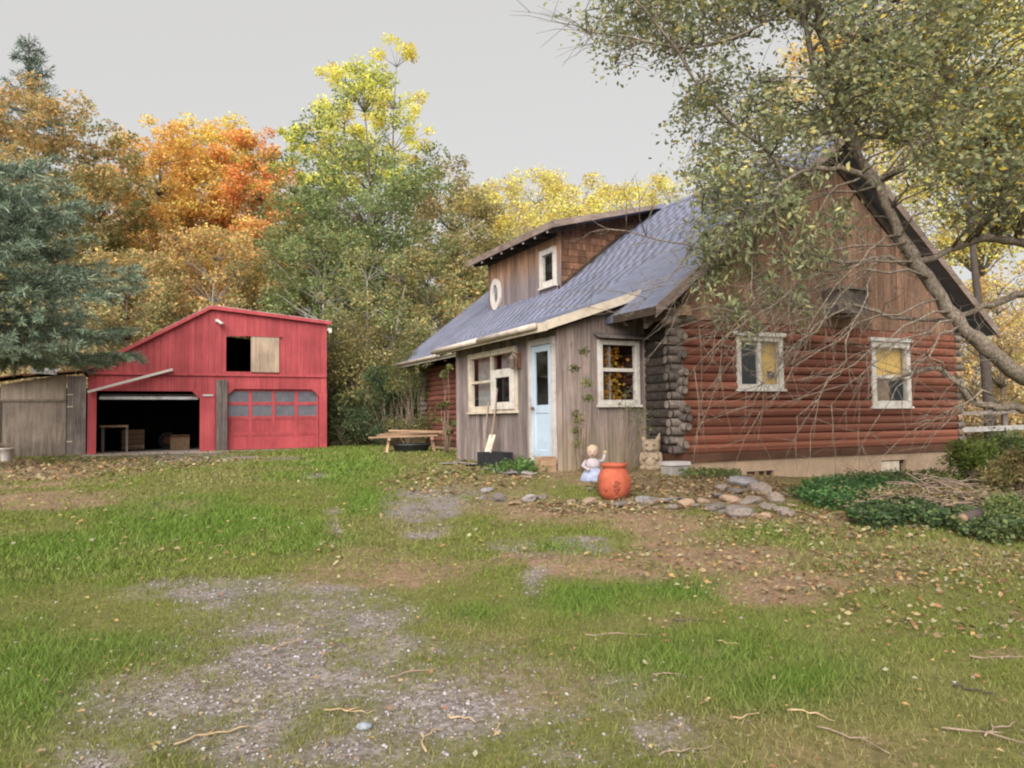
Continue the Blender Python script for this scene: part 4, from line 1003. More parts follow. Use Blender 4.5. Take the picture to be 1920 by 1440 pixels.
# loose gutter hanging askew across the bay, floodlight, eave lamp
G(MB().beam((.0, -.12, 1.88), (2.34, -.12, 2.60), .07, .075), 'loose_gutter', 'lamp_grey')
fl = MB(); fl.box((3.60, -.10, 4.16), (3.70, -.03, 4.26)); fl.lathe([(.035, 0), (.05, .05), (.085, .17), (.07, .175)], 10, (0, 0, 0)); 
vv = fl.v[8:]; 
for i in range(8, len(fl.v)):
    x, y, z = fl.v[i]; fl.v[i] = (3.66 + x + z * .75, -.12 + y - z * .5, 4.22 + x * .3 - z * .75)
G(fl, 'flood_light', 'lamp_grey')
G(MB().box((GWD + .02, -.10, 4.02), (GWD + .16, .02, 4.12)).lathe([(.03, 0), (.06, .02), (.06, .1), (.03, .12)], 10, (GWD + .12, -.06, 3.93)), 'eave_lamp', 'lamp_grey')
G(MB().box((3.23, -.06, 1.76), (3.55, -.032, 1.82)), 'hinge_strap', 'grey_trim')
# things inside the open bay
def gthing(name, label, cat, u, v, z=0.004):
    o = empty(name, GW(u, v, z).tolist(), ROTZ); return tag(o, label, cat)
wb = gthing('workbench', 'plank workbench just inside the open garage bay', 'workbench', .75, 1.2)
MB().box((-.45, -.4, .80), (.35, .6, .86)).build('bench_top', 'new_plank', wb)
for x, y in ((-.4, -.32), (.28, -.32), (-.4, .5), (.28, .5)): MB().box((x, y, 0), (x + .07, y + .07, .8)).build('leg', 'grey_plank', wb)
bx = gthing('wooden_crate', 'tan slatted crate in the shadow of the open garage bay', 'crate', 1.25, 3.0)
for k in range(4): MB().box((-.35, -.3, .05 + k * .17), (.35, -.28, .19 + k * .17)).build('slat', 'new_plank', bx)
MB().box((-.33, -.278, .02), (.33, .3, .7)).build('box_body', 'grey_plank', bx)
ty = gthing('tyre', 'old black tyre leaning inside the open garage bay', 'tyre', 2.35, 3.4, .31)
tv = MB(); N = 22
for k, (r0, dy) in enumerate(((.19, -.09), (.31, -.07), (.325, 0), (.31, .07), (.19, .09))): tv.v += [(r0 * math.cos(2 * math.pi * j / N), dy, r0 * math.sin(2 * math.pi * j / N)) for j in range(N)]
tv.f = [(k * N + j, k * N + (j + 1) % N, ((k + 1) % 5) * N + (j + 1) % N, ((k + 1) % 5) * N + j) for k in range(5) for j in range(N)]; tv.m = [0] * len(tv.f); tv.sm = [True] * len(tv.f)
tv.build('tread', 'black_plastic', ty)
MB().lathe([(.17, -.03), (.18, 0), (.17, .03), (.06, .035)], 16).build('rim', 'rust', ty).rotation_euler = (R(90), 0, 0)
bg = gthing('cardboard_box', 'brown carton on the floor inside the open garage bay', 'box', 2.7, 2.6)
MB().box((-.3, -.25, 0), (.3, .25, .42)).build('carton', 'log_end_tan', bg); MB().prism([(-.3, -.25, .423), (.3, -.25, .423), (.3, -.42, .5), (-.3, -.42, .5)], (0, 0, .008)).build('flap', 'log_end_tan', bg)
# grey plank standing against the garage between the bays
pl = tag(MB().box((-.17, -.03, 0), (.17, .03, 2.36)).build('weathered_plank', 'grey_plank', None, GW(3.80, -.16, -.07).tolist(), .01), 'grey weathered plank standing upright between the garage bays', 'plank')
pl.rotation_euler = (R(-2.0), 0, ROTZ)

# ---- lean-to shed beside the garage
shed = empty('lean_to_shed', GW(-6, 0, 0).tolist(), ROTZ)
tag(shed, 'grey plywood lean-to shed with rusty roof beside the garage', 'shed')
def stop(u): return 1.72 + .115 * (u - 2.6) + (.15 if u > 4 else 0)
def S(mb, name, mat, parent=shed, **k): return mb.build(name, mat, parent, **k)
for a, b_ in ((0, 1.25), (1.26, 2.5), (2.51, 3.7), (3.78, 5.44)):
    S(MB().prism([(a, random.uniform(-.01, .01), -.05), (b_, 0, -.05), (b_, 0, 1.62), (a, 0, 1.62)], (0, .02, 0)), 'wall_panel', 'shed_ply')
    S(MB().prism([(a, .01, 1.64), (b_, .01, 1.64), (b_, .01, max(1.66, stop(b_) + .22)), (a, .01, max(1.66, stop(a) + .22))], (0, .02, 0)), 'wall_panel', 'shed_ply')
S(MB().box((3.68, -.035, -.05), (3.80, -.004, 1.64)), 'batten', 'grey_plank'); S(MB().box((0, -.03, 1.60), (5.42, -.004, 1.66)), 'batten', 'shed_ply')
S(MB().box((5.46, -.05, -.05), (5.96, -.0, 2.36)), 'door_post', 'grey_plank')
for z in (1.78, 1.42, .38): S(MB().box((5.47, -.07, z), (5.62, -.052, z + .035)), 'hinge', 'cream_trim')
S(MB().box((0, .02, -.05), (.04, 5, 1.6)), 'side_wall', 'shed_ply'); S(MB().box((0, 4.95, -.05), (5.96, 5, 2.2)), 'back_wall', 'dark_inside')
for i, (a, b_, dz) in enumerate(((-.2, 2.0, 0), (1.9, 4.4, .03), (4.35, 6.0, -.01))):
    S(MB().prism([(a, -.25, stop(a) + .27 + dz), (b_, -.25, stop(b_) + .27 + dz), (b_, -.25, stop(b_) + .30 + dz), (a, -.25, stop(a) + .30 + dz)], (0, 5.3, .25)), 'roof_sheet', 'rust' if i != 1 else 'rust')
S(MB().prism([(4.58, -.42, 2.42), (5.2, -.42, 2.36), (5.2, .9, 2.52), (4.58, .9, 2.56)], (0, 0, .10)), 'metal_sheet', 'galvanised')

# white bucket with dead plants
q = gpt(12, 866)
bk = empty('bucket', q.tolist()); tag(bk, 'white bucket with dead stalks in front of grey shed', 'bucket')
MB().lathe([(.12, 0), (.125, .01), (.165, .33), (.172, .33), (.172, .36), (.158, .36), (.15, .3), (.14, .28)], 18).build('pail', 'bucket_white', bk)
sm = MB()
for i in range(14):
    t = random.random() * 6.28; sm.tube([(0, 0, .25), (.1 * math.cos(t), .1 * math.sin(t), .42), (.22 * math.cos(t), .22 * math.sin(t), random.uniform(.4, .65))], [.006, .005, .003], 4)
sm.build('stalk', 'twig_tan', bk)

# ================================================================== things on the bed by the porch
def thing_at(name, label, cat, px, py, rz=0.0, group=None, dz=0.0):
    p = gpt(px, py); o = empty(name, (p[0], p[1], p[2] + dz), rz); return tag(o, label, cat, group)
# terracotta pot
pot = thing_at('garden_pot', 'round orange terracotta pot with wide rim by the stones', 'pot', 1152, 934, dz=-.02)
MB().lathe([(.13, 0), (.17, .015), (.215, .10), (.235, .20), (.225, .31), (.185, .40), (.155, .425), (.15, .44), (.185, .455), (.19, .485), (.175, .495), (.145, .49), (.13, .45), (.17, .38), (.18, .2), (.1, .06)], 36).build('vessel', 'terracotta', pot)
def on_pot(az, z, r=.232): return (r * math.sin(az), -r * math.cos(az), z)
for az, z, s in ((-.1, .20, .026), (.06, .21, .028), (.0, .25, .022), (.1, .165, .03), (-.05, .155, .026), (.17, .24, .018), (.02, .12, .02), (-.62, .15, .026)):
    MB().ball(on_pot(az, z, .226), (s, .018, s * 1.1), 0, 8, 5).build('relief_mark', 'terracotta_dark', pot)
for k, z in enumerate((.12, .17, .22, .27, .32)): 
    MB().ball(on_pot(1.15, z, .224 if 1 < k < 4 else .212), (.016, .016, .014), 0, 8, 5).build('stud', 'terracotta', pot)
# carved stone creature: squat seated figure with upright ears, round belly, paws
st = thing_at('stone_statue', 'squat tan stone animal statue with pointed ears by the log corner', 'statue', 1222, 880, R(-18), dz=-.02)
sb = MB(); sb.lathe([(.17, 0), (.185, .02), (.18, .06), (.165, .12), (.17, .2), (.165, .27), (.14, .31), (.15, .34), (.165, .40), (.16, .46), (.13, .51), (.06, .535)], 22, sy=.85)
for s in (-1, 1):
    sb.ball((s * .13, -.10, .05), (.065, .10, .05)); sb.ball((s * .155, -.04, .2), (.05, .07, .12)); sb.ball((s * .11, -.12, .22), (.045, .045, .05))
    sb.tube([(s * .10, .0, .47), (s * .125, .0, .55), (s * .15, .0, .64)], [.055, .045, .008], 8)
sb.build('body', 'cast_stone', st)
fm = MB(); 
for s in (-1, 1):
    fm.ball((s * .06, -.128, .435), (.026, .016, .022), 0, 8, 5)
    fm.tube([(0, -.148, .345), (s * .05, -.142, .335), (s * .105, -.112, .355)], [.010, .010, .006], 5)
    fm.tube([(0, -.152, .16), (s * .05, -.148, .21), (s * .1, -.125, .235)], [.010, .010, .006], 5)
fm.ball((0, -.15, .385), (.03, .02, .018), 0, 8, 5)
fm.build('carved_line', 'cast_stone_dark', st)
bl_ = MB(); bl_.ball((0, -.10, .15), (.10, .075, .10)); bl_.ball((0, -.125, .37), (.07, .05, .045)); bl_.build('belly', 'cast_stone', st)
# small painted figurine in a blue dress
gn = thing_at('garden_figurine', 'small figurine in pale blue dress sitting behind orange pot', 'figurine', 1112, 902, R(-8), dz=-.01)
MB().lathe([(.19, 0), (.20, .03), (.18, .09), (.13, .17), (.10, .21)], 20, sy=.8).build('skirt', 'blue_stone', gn)
tb = MB(); tb.lathe([(.105, .2), (.115, .26), (.105, .32), (.05, .355), (.035, .38)], 16, sy=.75)
tb.tube([(-.10, 0, .31), (-.15, -.06, .24), (-.08, -.12, .2)], [.035, .03, .024], 8); tb.tube([(.10, 0, .31), (.17, -.04, .33), (.19, -.06, .42)], [.035, .03, .022], 8)
tb.build('torso', 'pale_stone', gn)
hd = MB(); hd.ball((0, -.01, .45), (.082, .085, .095), 0, 14, 10); hd.ball((0, -.095, .44), (.014, .016, .016)); hd.ball((.195, -.065, .445), (.028, .026, .034)); hd.ball((-.07, -.13, .195), (.03, .03, .028))
hd.build('head', 'flesh_stone', gn)
MB().ball((0, .018, .475), (.095, .088, .092), 0, 14, 8).build('hair', 'hair_stone', gn)
em = MB(); em.ball((-.03, -.09, .462), (.011, .008, .012), 0, 8, 5); em.ball((.03, -.09, .462), (.011, .008, .012), 0, 8, 5); em.tube([(-.022, -.092, .412), (.0, -.095, .406), (.022, -.092, .412)], .005, 5); em.build('face_mark', 'cast_stone_dark', gn)
# brown stakes behind the figurine
for i, (px, py, h, tl) in enumerate(((1094, 872, .62, .02), (1101, 872, .72, -.02))):
    p = gpt(px, py); tag(MB().tube([(0, 0, -.02), (tl, 0, h)], [.018, .014], 6).build('wooden_stake', 'twig_tan', None, p.tolist()), 'thin brown stake standing against the porch wall', 'stake', 'stakes by the porch')

# rocks: uneven stones
def rock_mesh(seed, flat=.6):
    rs = np.random.default_rng(seed); me = bpy.data.meshes.new('rock')
    import bmesh
    bm = bmesh.new(); bmesh.ops.create_icosphere(bm, subdivisions=2, radius=1.0)
    pl_ = [(rs.normal(size=3), rs.uniform(.55, .85)) for _ in range(7)]
    for v in bm.verts:
        c = np.array(v.co)
        for nrm, d in pl_:
            nn = nrm / np.linalg.norm(nrm); k = c @ nn
            if k > d: c = c - nn * (k - d)
        c = c * (1 + rs.normal() * .03); c[2] *= flat; v.co = c
    bm.to_mesh(me); bm.free(); return me
ROCKS = [rock_mesh(i, f) for i, f in enumerate((.6, .45, .7, .35, .55, .3))]
def rock_mat(name, cols):
    m, n, p = newmat(name); g = noise(n, coords(n, (1, 1, 1)), 4, 8, .7); r = ramp(n, [(.3, cols[0]), (.5, cols[1]), (.75, cols[2])]); n.links.new(g, r.inputs[0])
    oi = n.nodes.new('ShaderNodeObjectInfo'); ovr = ramp(n, [(0, (.7, .68, .68)), (.5, (1, .97, .95)), (1, (1.25, 1.15, 1.05))]); n.links.new(oi.outputs['Random'], ovr.inputs[0])
    n.links.new(mixrgb(n, r.outputs[0], ovr.outputs[0], 1.0, 'MULTIPLY'), p.inputs['Base Color']); p.inputs['Roughness'].default_value = .95; bump(n, p, g, .7, .05)
rock_mat('rock', [(.13, .11, .10), (.24, .205, .185), (.36, .31, .28)]); rock_mat('rock_tan', [(.24, .16, .11), (.36, .26, .19), (.48, .37, .28)]); rock_mat('rock_blue', [(.18, .175, .19), (.28, .27, .295), (.40, .39, .41)])
RM = {}
def rock(px, py, w, flat=1.0, kind='rock', label=None, group=None, name='rock', rot=None, lift=0.25, cat='rock'):
    p = gpt(px, py); i = random.randrange(len(ROCKS)); key = (i, kind)
    if key not in RM:
        me = ROCKS[i].copy(); me.materials.clear(); me.materials.append(MATS[kind]); RM[key] = me
    dist = np.linalg.norm(p - CAM); r = w / 2 * dist / F
    o = bpy.data.objects.new(name, RM[key]); o.location = (p[0], p[1], p[2] + r * lift * flat)
    o.rotation_euler = (random.uniform(-.2, .2), random.uniform(-.2, .2), random.uniform(0, 6.28) if rot is None else rot); o.scale = (r, r * random.uniform(.7, 1), r * flat * random.uniform(.8, 1.1)); COL.objects.link(o)
    return tag(o, label, cat, group)
GRK = 'stones of the low rock edge'
for px, py, w, k in ((1395, 912, 62, 'rock_blue'), (1425, 925, 55, 'rock'), (1370, 942, 46, 'rock_tan'), (1345, 935, 40, 'rock'), (1410, 945, 50, 'rock'), (1390, 968, 60, 'rock'), (1408, 970, 34, 'rock_tan'), (1440, 955, 40, 'rock'), (1455, 940, 44, 'rock'), (1320, 945, 34, 'rock_tan'), (1305, 953, 30, 'rock'), (1283, 950, 40, 'rock_tan'), (1262, 955, 30, 'rock'), (1245, 945, 34, 'rock'), (1232, 955, 20, 'rock_tan'), (1340, 958, 44, 'rock'), (1362, 962, 38, 'rock'), (1430, 972, 34, 'rock_tan'), (1462, 960, 36, 'rock'), (1475, 968, 30, 'rock'), (1380, 925, 40, 'rock'), (1350, 920, 32, 'rock'), (1485, 950, 26, 'rock_tan'), (1220, 948, 30, 'rock')):
    lb = 'large blue grey boulder topping the rock heap under the vent' if k == 'rock_blue' else ('tan' if k == 'rock_tan' else 'dark grey') + (' larger' if w > 38 else ' smaller') + ' stone in the rock heap below the log wall'
    rock(px, py, w, random.uniform(.7, 1.1), k, lb, None if k == 'rock_blue' else GRK)
for px, py, w, k in ((1105, 945, 42, 'rock_tan'), (1160, 950, 46, 'rock'), (1185, 948, 24, 'rock_tan'), (1130, 950, 26, 'rock'), (990, 940, 48, 'rock_blue'), (965, 946, 30, 'rock_tan'), (912, 925, 36, 'rock_blue'), (905, 937, 24, 'rock'), (935, 938, 40, 'rock'), (1015, 935, 30, 'rock'), (1072, 945, 24, 'rock_tan')):
    rock(px, py, w, random.uniform(.6, .9), k, {'rock_tan': 'tan', 'rock': 'grey', 'rock_blue': 'blue grey'}[k] + (' field stone edging the bed around the orange pot' if px > 1050 else ' field stone edging the bed below the blue door'), 'stones edging the bed')
for i in range(14):   # flagstones of the path by the porch
    t = i / 13; rock(838 + 160 * t + random.uniform(-6, 6), 868 + 22 * t + random.uniform(-6, 8), random.uniform(26, 46), .35, random.choice(['rock_blue', 'rock', 'rock_blue']), 'flat grey flagstone in the path along the porch', 'flagstones along the porch', 'flagstone', cat='flagstone')
rock(632, 836, 30, .8, 'rock_tan', 'pale stone lying at the right corner of the garage', None); rock(875, 858, 22, 1.0, 'rock_tan', 'rounded tan stone at the foot of the porch corner board', None)
rock(1265, 884, 34, .3, 'rock_tan', 'flat tan stone under the log corner', None)
rock(1010, 882, 40, .35, 'rock_tan', 'broad tan step stone below the blue door', None)
# flat dark slabs lying in front of the pot
for px, py, w in ((1215, 943, 70), (1255, 938, 60)): rock(px, py, w, .22, 'rock_blue', 'thin dark slab lying between pot and rock heap', 'thin slabs by the pot', 'stone_slab', cat='slab')

# crate and panels by the door
cr = thing_at('black_crate', 'black plastic crate lying at the porch foot', 'crate', 928, 874, ROTZ - R(82))
m = MB(); m.box((-.30, -.2, 0), (.30, .2, .03)); m.box((-.30, -.2, .03), (-.28, .2, .26)); m.box((.28, -.2, .03), (.30, .2, .26)); m.box((-.28, -.2, .03), (.28, -.18, .26)); m.box((-.28, .18, .03), (.28, .2, .26)); m.build('tray', 'black_plastic', cr)
for k in range(5): MB().box((-.26 + k * .115, -.208, .06), (-.19 + k * .115, -.202, .22)).build('rib', 'black_plastic', cr)
for px, py, w, h, ln, rz, mt, lb in ((948, 871, .42, .46, 28, -75, 'panel_grey', 'pale grey panel leaning behind the black crate'), (908, 873, .16, .62, 22, -70, 'cream_trim', 'narrow pale board leaning at the end of the black crate')):
    p = gpt(px, py); o = tag(MB().box((-w / 2, -.012, 0), (w / 2, .012, h)).build('leaning_panel', mt, None, p.tolist(), .004), lb, 'panel'); o.rotation_euler = (R(-ln), 0, ROTZ + R(rz))
# tools leaning on the porch wall by the window
for i, (u0, z1, dv) in enumerate(((3.15, 1.35, .10), (3.32, 1.02, -.04), (3.5, 1.1, .16))):
    a = W(PW - .30, u0, -.12); b_ = W(PW - .06, u0 + dv, z1)
    b0 = a; o = tag(MB().tube([(0, 0, 0), tuple(b_ - a)], [.016, .014], 6).build('tool_handle', 'twig_tan', None, (a[0], a[1], gz(a[0], a[1]))), 'long brown tool handle leaning against the porch window', 'handle', 'tool handles by the porch window')
# ladder-like frame and timber leaning on the far log wall
for i, (v0, dv, u0, z1) in enumerate(((6.2, .25, -.85, 1.30), (6.6, .1, -.95, .95), (7.0, -.35, -.8, .75))):
    a = W(u0, v0, 0); a[2] = gz(a[0], a[1]); b_ = W(-.12, v0 + dv, z1)
    o = tag(MB().beam((0, 0, 0), tuple(b_ - a), .09, .035).build('timber_board', 'new_plank', None, a.tolist()), 'yellowish timber board leaning on the log wall beyond the porch', 'board', 'boards leaning on the log wall')
# bench of lumber with black tub beneath
lb = gpt(768, 848); LB = np.array([lb[0], lb[1] + .2, lb[2]])
sh = empty('saw_bench', LB.tolist(), R(8)); tag(sh, 'rough wooden trestle carrying lumber beside the cabin', 'trestle')
for s in (-1, 1):
    for d in (-1, 1): MB().beam((s * .62, d * .32, -.02), (s * .56, d * .12, .36), .07, .06).build('leg', 'new_plank', sh)
    MB().beam((s * .56, -.42, .36), (s * .56, .42, .36), .08, .08).build('crossbar', 'new_plank', sh)
for i, (y, z, l0, l1, tw) in enumerate(((-.30, .585, -1.05, .75, 1), (-.12, .585, -.75, .8, -2), (.10, .585, -.85, .7, 2), (.28, .585, -.6, .8, -1), (-.26, .632, -.85, .78, 2), (-.06, .632, -.8, .72, -2), (.14, .632, -.7, .82, 1), (-.28, .679, -.62, .86, -1), (-.08, .679, -.5, .7, 4), (-.2, .726, -.55, .88, 2))):
    o = tag(MB().box((l0, -.075, 0), (l1, .075, .042)).build('lumber_board', 'new_plank', None, (LB[0], LB[1] + y, LB[2] + z - .185)), 'reddish tan board stacked on the trestle', 'board', 'boards on the trestle'); o.rotation_euler = (R(random.uniform(-4, 4)), R(random.uniform(-1.6, 1.6) - (1.5 if i in (0, 4) else 0)), R(8 + tw * 2.2))
tu = empty('black_tub', (LB[0] + .02, LB[1] - .02, LB[2]), R(5)); tag(tu, 'wide black tub under the lumber trestle', 'tub')
MB().lathe([(.36, 0), (.42, .02), (.50, .19), (.53, .20), (.53, .22), (.48, .22), (.44, .06), (.2, .05)], 24, sy=.62).build('basin', 'black_plastic', tu); MB().lathe([(.535, .18), (.555, .185), (.555, .2), (.535, .205)], 24, sy=.62, cap=False).build('rim_band', 'black_plastic', tu)

# rail fence right of the cabin
rf = empty('rail_fence', W(WID + 1.2, 3.0, -.5).tolist(), 0); tag(rf, 'pale split rail fence beyond the right end of the cabin', 'fence')
a0 = at(1802, 806, 20) - np.array(rf.location); a1 = at(1990, 798, 21) - np.array(rf.location)
MB().beam(tuple(a0), tuple(a1), .05, .13).build('rail', 'white_rail', rf); MB().beam(tuple(a0 + (0, .02, .42)), tuple(a1 + (0, .02, .44)), .05, .09).build('rail', 'grey_plank', rf)
for t in (.02, .45, .9):
    p_ = a0 + (a1 - a0) * t; g_ = gz(p_[0] + rf.location[0], p_[1] + rf.location[1]) - rf.location[2]; MB().box((p_[0] - .06, p_[1] + .05, g_ - .1), (p_[0] + .06, p_[1] + .17, p_[2] + .6)).build('post', 'grey_plank', rf)
# cut log lying in the ground cover
p = gpt(1806, 1004); cl = empty('cut_log', (p[0], p[1], p[2] + .10), R(35)); tag(cl, 'short cut log with pale sawn end in the ground cover', 'log')
MB().tube([(0, 0, .07), (.2, 0, .08), (.42, .02, .10)], [.06, .064, .058], 12).build('trunk_piece', 'bark_dark', cl); MB().tube([(-.006, 0, .07), (.004, 0, .07)], [.054, .058], 12).build('sawn_face', 'log_end_tan', cl)
# sticks and straw lying on the lawn
for px, py, L, rz, c, mt in ((545, 1215, .28, 55, .03, 'twig_straw'), (655, 1348, .26, -4, .012, 'twig_straw'), (1365, 1215, .14, -32, .0, 'twig_straw'), (1400, 1353, .17, 18, .0, 'twig_straw'), (1520, 1352, .22, -35, .04, 'twig_straw'), (1285, 1425, .26, 14, .01, 'twig_tan'), (1160, 1200, .42, -6, .03, 'twig_tan'), (1830, 1305, .22, -45, .01, 'bark_dark'), (1600, 1400, .34, -52, .03, 'twig_tan'), (935, 1378, .14, 70, .0, 'twig_straw'), (865, 1360, .16, -28, .02, 'twig_straw'), (1130, 1110, .16, 3, .0, 'bark_dark'), (1290, 1172, .2, 3, .0, 'bark_dark'), (1900, 1240, .5, -2, .01, 'twig_tan'), (1860, 1400, .4, -40, .05, 'twig_tan'), (1880, 1375, .3, 30, .02, 'twig_tan'), (820, 1400, .3, 75, .05, 'twig_straw'), (400, 1395, .34, 30, .03, 'twig_straw'), (1250, 1270, .16, -8, .0, 'twig_tan'), (780, 1270, .3, 25, .02, 'twig_tan')):
    p = gpt(px, py); k = 7; pts = [((t / k - .5) * L, c * math.sin(t / k * 3.1) + random.uniform(-.012, .012), .012 + random.uniform(0, .016)) for t in range(k + 1)]
    o = MB().tube(pts, [(.006 - .0035 * t / k) * random.uniform(.75, 1.25) for t in range(k + 1)], 5)
    if L > .25: o.tube([pts[3], (pts[3][0] + .06, pts[3][1] + .05, .02)], [.005, .003], 4)
    o = o.build('fallen_stick', mt, None, p.tolist()); o.rotation_euler = (0, 0, R(rz))
    tag(o, {'twig_straw': 'straw coloured dry stick ', 'twig_tan': 'thin brown twig ', 'bark_dark': 'short dark stick '}[mt] + ('on the gravel of the worn drive' if px < 1000 else 'in the grass between gravel drive and rock heap' if py < 1300 else 'in the thin grass at the yard edge'), 'stick', 'sticks on the lawn')
p = gpt(683, 1372); tag(MB().lathe([(.02, 0), (.035, .006), (.03, .02), (.012, .026)], 9, sx=1.2).build('pale_pebble', 'pebble_blue', None, p.tolist()), 'pale bluish pebble on the gravel near the dry stick', 'pebble')

# ================================================================== TREES AND SHRUBS
def pick(pal, n, rg):
    c = np.array([p[:3] for p in pal]); w = np.array([p[3] if len(p) > 3 else 1.0 for p in pal]); return c[rg.choice(len(pal), n, p=w / w.sum())]
def arc(p, q, sag, k=5, jit=0.0, rg=None):
    p = np.array(p, float); q = np.array(q, float); out = []
    for i in range(k + 1):
        t = i / k; m = p + (q - p) * t; m[2] += sag * 4 * t * (1 - t)
        if jit and 0 < i < k: m = m + rg.normal(size=3) * jit
        out.append(tuple(m))
    return out
ORANGE = [(.74, .38, .08, 3), (.70, .30, .06, 2), (.74, .48, .11, 2), (.50, .29, .10, 1.5)]
ORANGE_LOW = [(.54, .33, .13, 3), (.46, .28, .12, 2), (.38, .30, .12, 2), (.60, .34, .10, 1)]
REDO = [(.68, .17, .06, 3), (.66, .27, .08, 2), (.70, .38, .09, 2)]
GOLD = [(.76, .62, .10, 3), (.74, .53, .10, 2), (.62, .55, .13, 1)]
GREEN = [(.15, .20, .07, 3), (.19, .225, .085, 2), (.12, .165, .06, 2), (.25, .255, .095, 1)]
OLIVE = [(.26, .245, .10, 3), (.31, .26, .11, 2), (.20, .21, .085, 2), (.40, .28, .10, .7)]
DARKG = [(.07, .11, .055, 3), (.095, .135, .07, 2), (.12, .15, .07, 1)]
TANB = [(.42, .32, .17, 3), (.36, .27, .15, 2), (.48, .38, .17, 2), (.31, .28, .13, 1)]
YGRN = [(.68, .66, .10, 3), (.54, .55, .10, 2), (.38, .41, .09, 1)]
LEAFK = 1.4; LEAFN = 1.45; LEAFS = .82
def broadleaf(label, px, depth, top_py, half_px, bot_py, low, high=None, nclump=70, nleaf=15000, leaf=.2, bark='bark_grey', tr=.16, seed=1, lean=0.0, split=.6, group=None, name='tree', fill=.75, cat='tree', sparse_top=0.0, stems=1, round_=1.0, ground_px=None):
    rg = np.random.default_rng(seed); nleaf = int(nleaf * LEAFN); leaf = leaf * LEAFS
    b = at(px, 750, depth); base = np.array([b[0], b[1], gz(b[0], b[1]) - .1])
    ztop = at(px, top_py, depth)[2]; zbot = max(at(px, bot_py, depth)[2], base[2] + .15); rad = half_px * depth / F
    root = empty(name, base.tolist()); tag(root, label, cat, group)
    H = ztop - base[2]; cz0 = zbot - base[2]; ch = H - cz0
    # clumps through the crown's volume
    C_ = []; Rr = []; guard = 0
    nclump = int(nclump * 1.5)
    while len(C_) < nclump and guard < nclump * 40:
        guard += 1
        t = rg.random(); prof = (1 - ((t - .42) / .62) ** 2.6) ** .5 if t > .42 else (1 - .55 * ((.42 - t) / .42) ** 2)
        prof = max(prof * (1 if t < .7 else round_ + (1 - round_) * (1 - t) / .3), .12)
        a = rg.random() * 6.283; r = rad * prof * (fill * math.sqrt(rg.random()) + (1 - fill))
        wob = 1 + .25 * math.sin(a * 3 + seed) * math.sin(t * 5 + seed * 2)
        if sparse_top and t > .6 and rg.random() < sparse_top: continue
        C_.append((r * wob * math.cos(a) + lean * t * H, r * wob * math.sin(a) * .85, cz0 + ch * t)); Rr.append(rad * rg.uniform(.13, .28) * (1 - .35 * t) + .12)
    C_ = np.array(C_); Rr = np.array(Rr)
    mb = MB(); nst = stems; tops = []
    for s in range(nst):
        off = np.array([rg.normal() * .25, rg.normal() * .2, 0]) * (nst > 1); tp = np.array([lean * H * .8 + off[0] * 4, off[1] * 4, cz0 + ch * .82]); k = 8
        pts = []; 
        for i in range(k + 1):
            t = i / k; q = off + (tp - off) * t; q = q + np.array([math.sin(t * 7 + seed + s) * .02 * H * .5, math.cos(t * 5 + seed + s) * .015 * H * .5, 0]) * t; pts.append(tuple(q))
        mb.tube(pts, [tr * (1.25 if i == 0 else 1) * (1 - .88 * i / k) for i in range(k + 1)], 8); tops.append(np.array(pts))
    for c, r in zip(C_, Rr):
        T_ = tops[rg.integers(nst)]; dz = np.linalg.norm(c[:2] - T_[:, :2].mean(0)); zz = max(cz0 * .6, c[2] - dz * .8); j = int(np.argmin(np.abs(T_[:, 2] - zz))); s = T_[j]
        w = tr * .32 * (1 - .7 * s[2] / H)
        mb.tube(arc(s, c, rg.uniform(-.08, .12) * dz, 4, .05 * dz * .5, rg), [w + .006, w * .8, w * .6, w * .4, .008], 4)
        for e in range(3):
            d = rg.normal(size=3); d /= np.linalg.norm(d); mb.tube([tuple(c), tuple(c + d * r * .9)], [.012, .004], 3)
    mb.build('trunk', bark, root)
    # leaves
    wts = Rr ** 2; cnt = rg.multinomial(nleaf, wts / wts.sum()); ci = np.repeat(np.arange(len(C_)), cnt); n = len(ci)
    d = rg.normal(size=(n, 3)); d /= np.linalg.norm(d, axis=1)[:, None]
    rr = Rr[ci] * (rg.random(n) ** .45) * 1.15
    Pn = C_[ci] + d * rr[:, None] * np.array([1, 1, .72])
    t = np.clip((Pn[:, 2] - cz0) / ch, 0, 1)
    high = high or low; hi = (t + rg.normal(size=n) * .08 + (rg.random(len(C_)) * .5 - .25)[ci]) > split  # high palette: autumn tones, plus sun glow on treetops put into leaf colour
    col = np.where(hi[:, None], pick(high, n, rg), pick(low, n, rg))
    cl_t = (0.72 + .5 * rg.random(len(C_)))[ci]; lum = (col @ np.array([.3, .6, .1]))[:, None]; col = col * .93 + lum * .07
    col = np.minimum(col * LEAFK * cl_t[:, None] * (.75 + .5 * rg.random(n))[:, None], .85)
    v, f, tt = leaf_quads(Pn, leaf * (.6 + .8 * rg.random(n)), col, flat=.7, upb=.6, aspect=.62)
    np_mesh('crown', v, f, 'leaf', root, tint=tt)
    return root
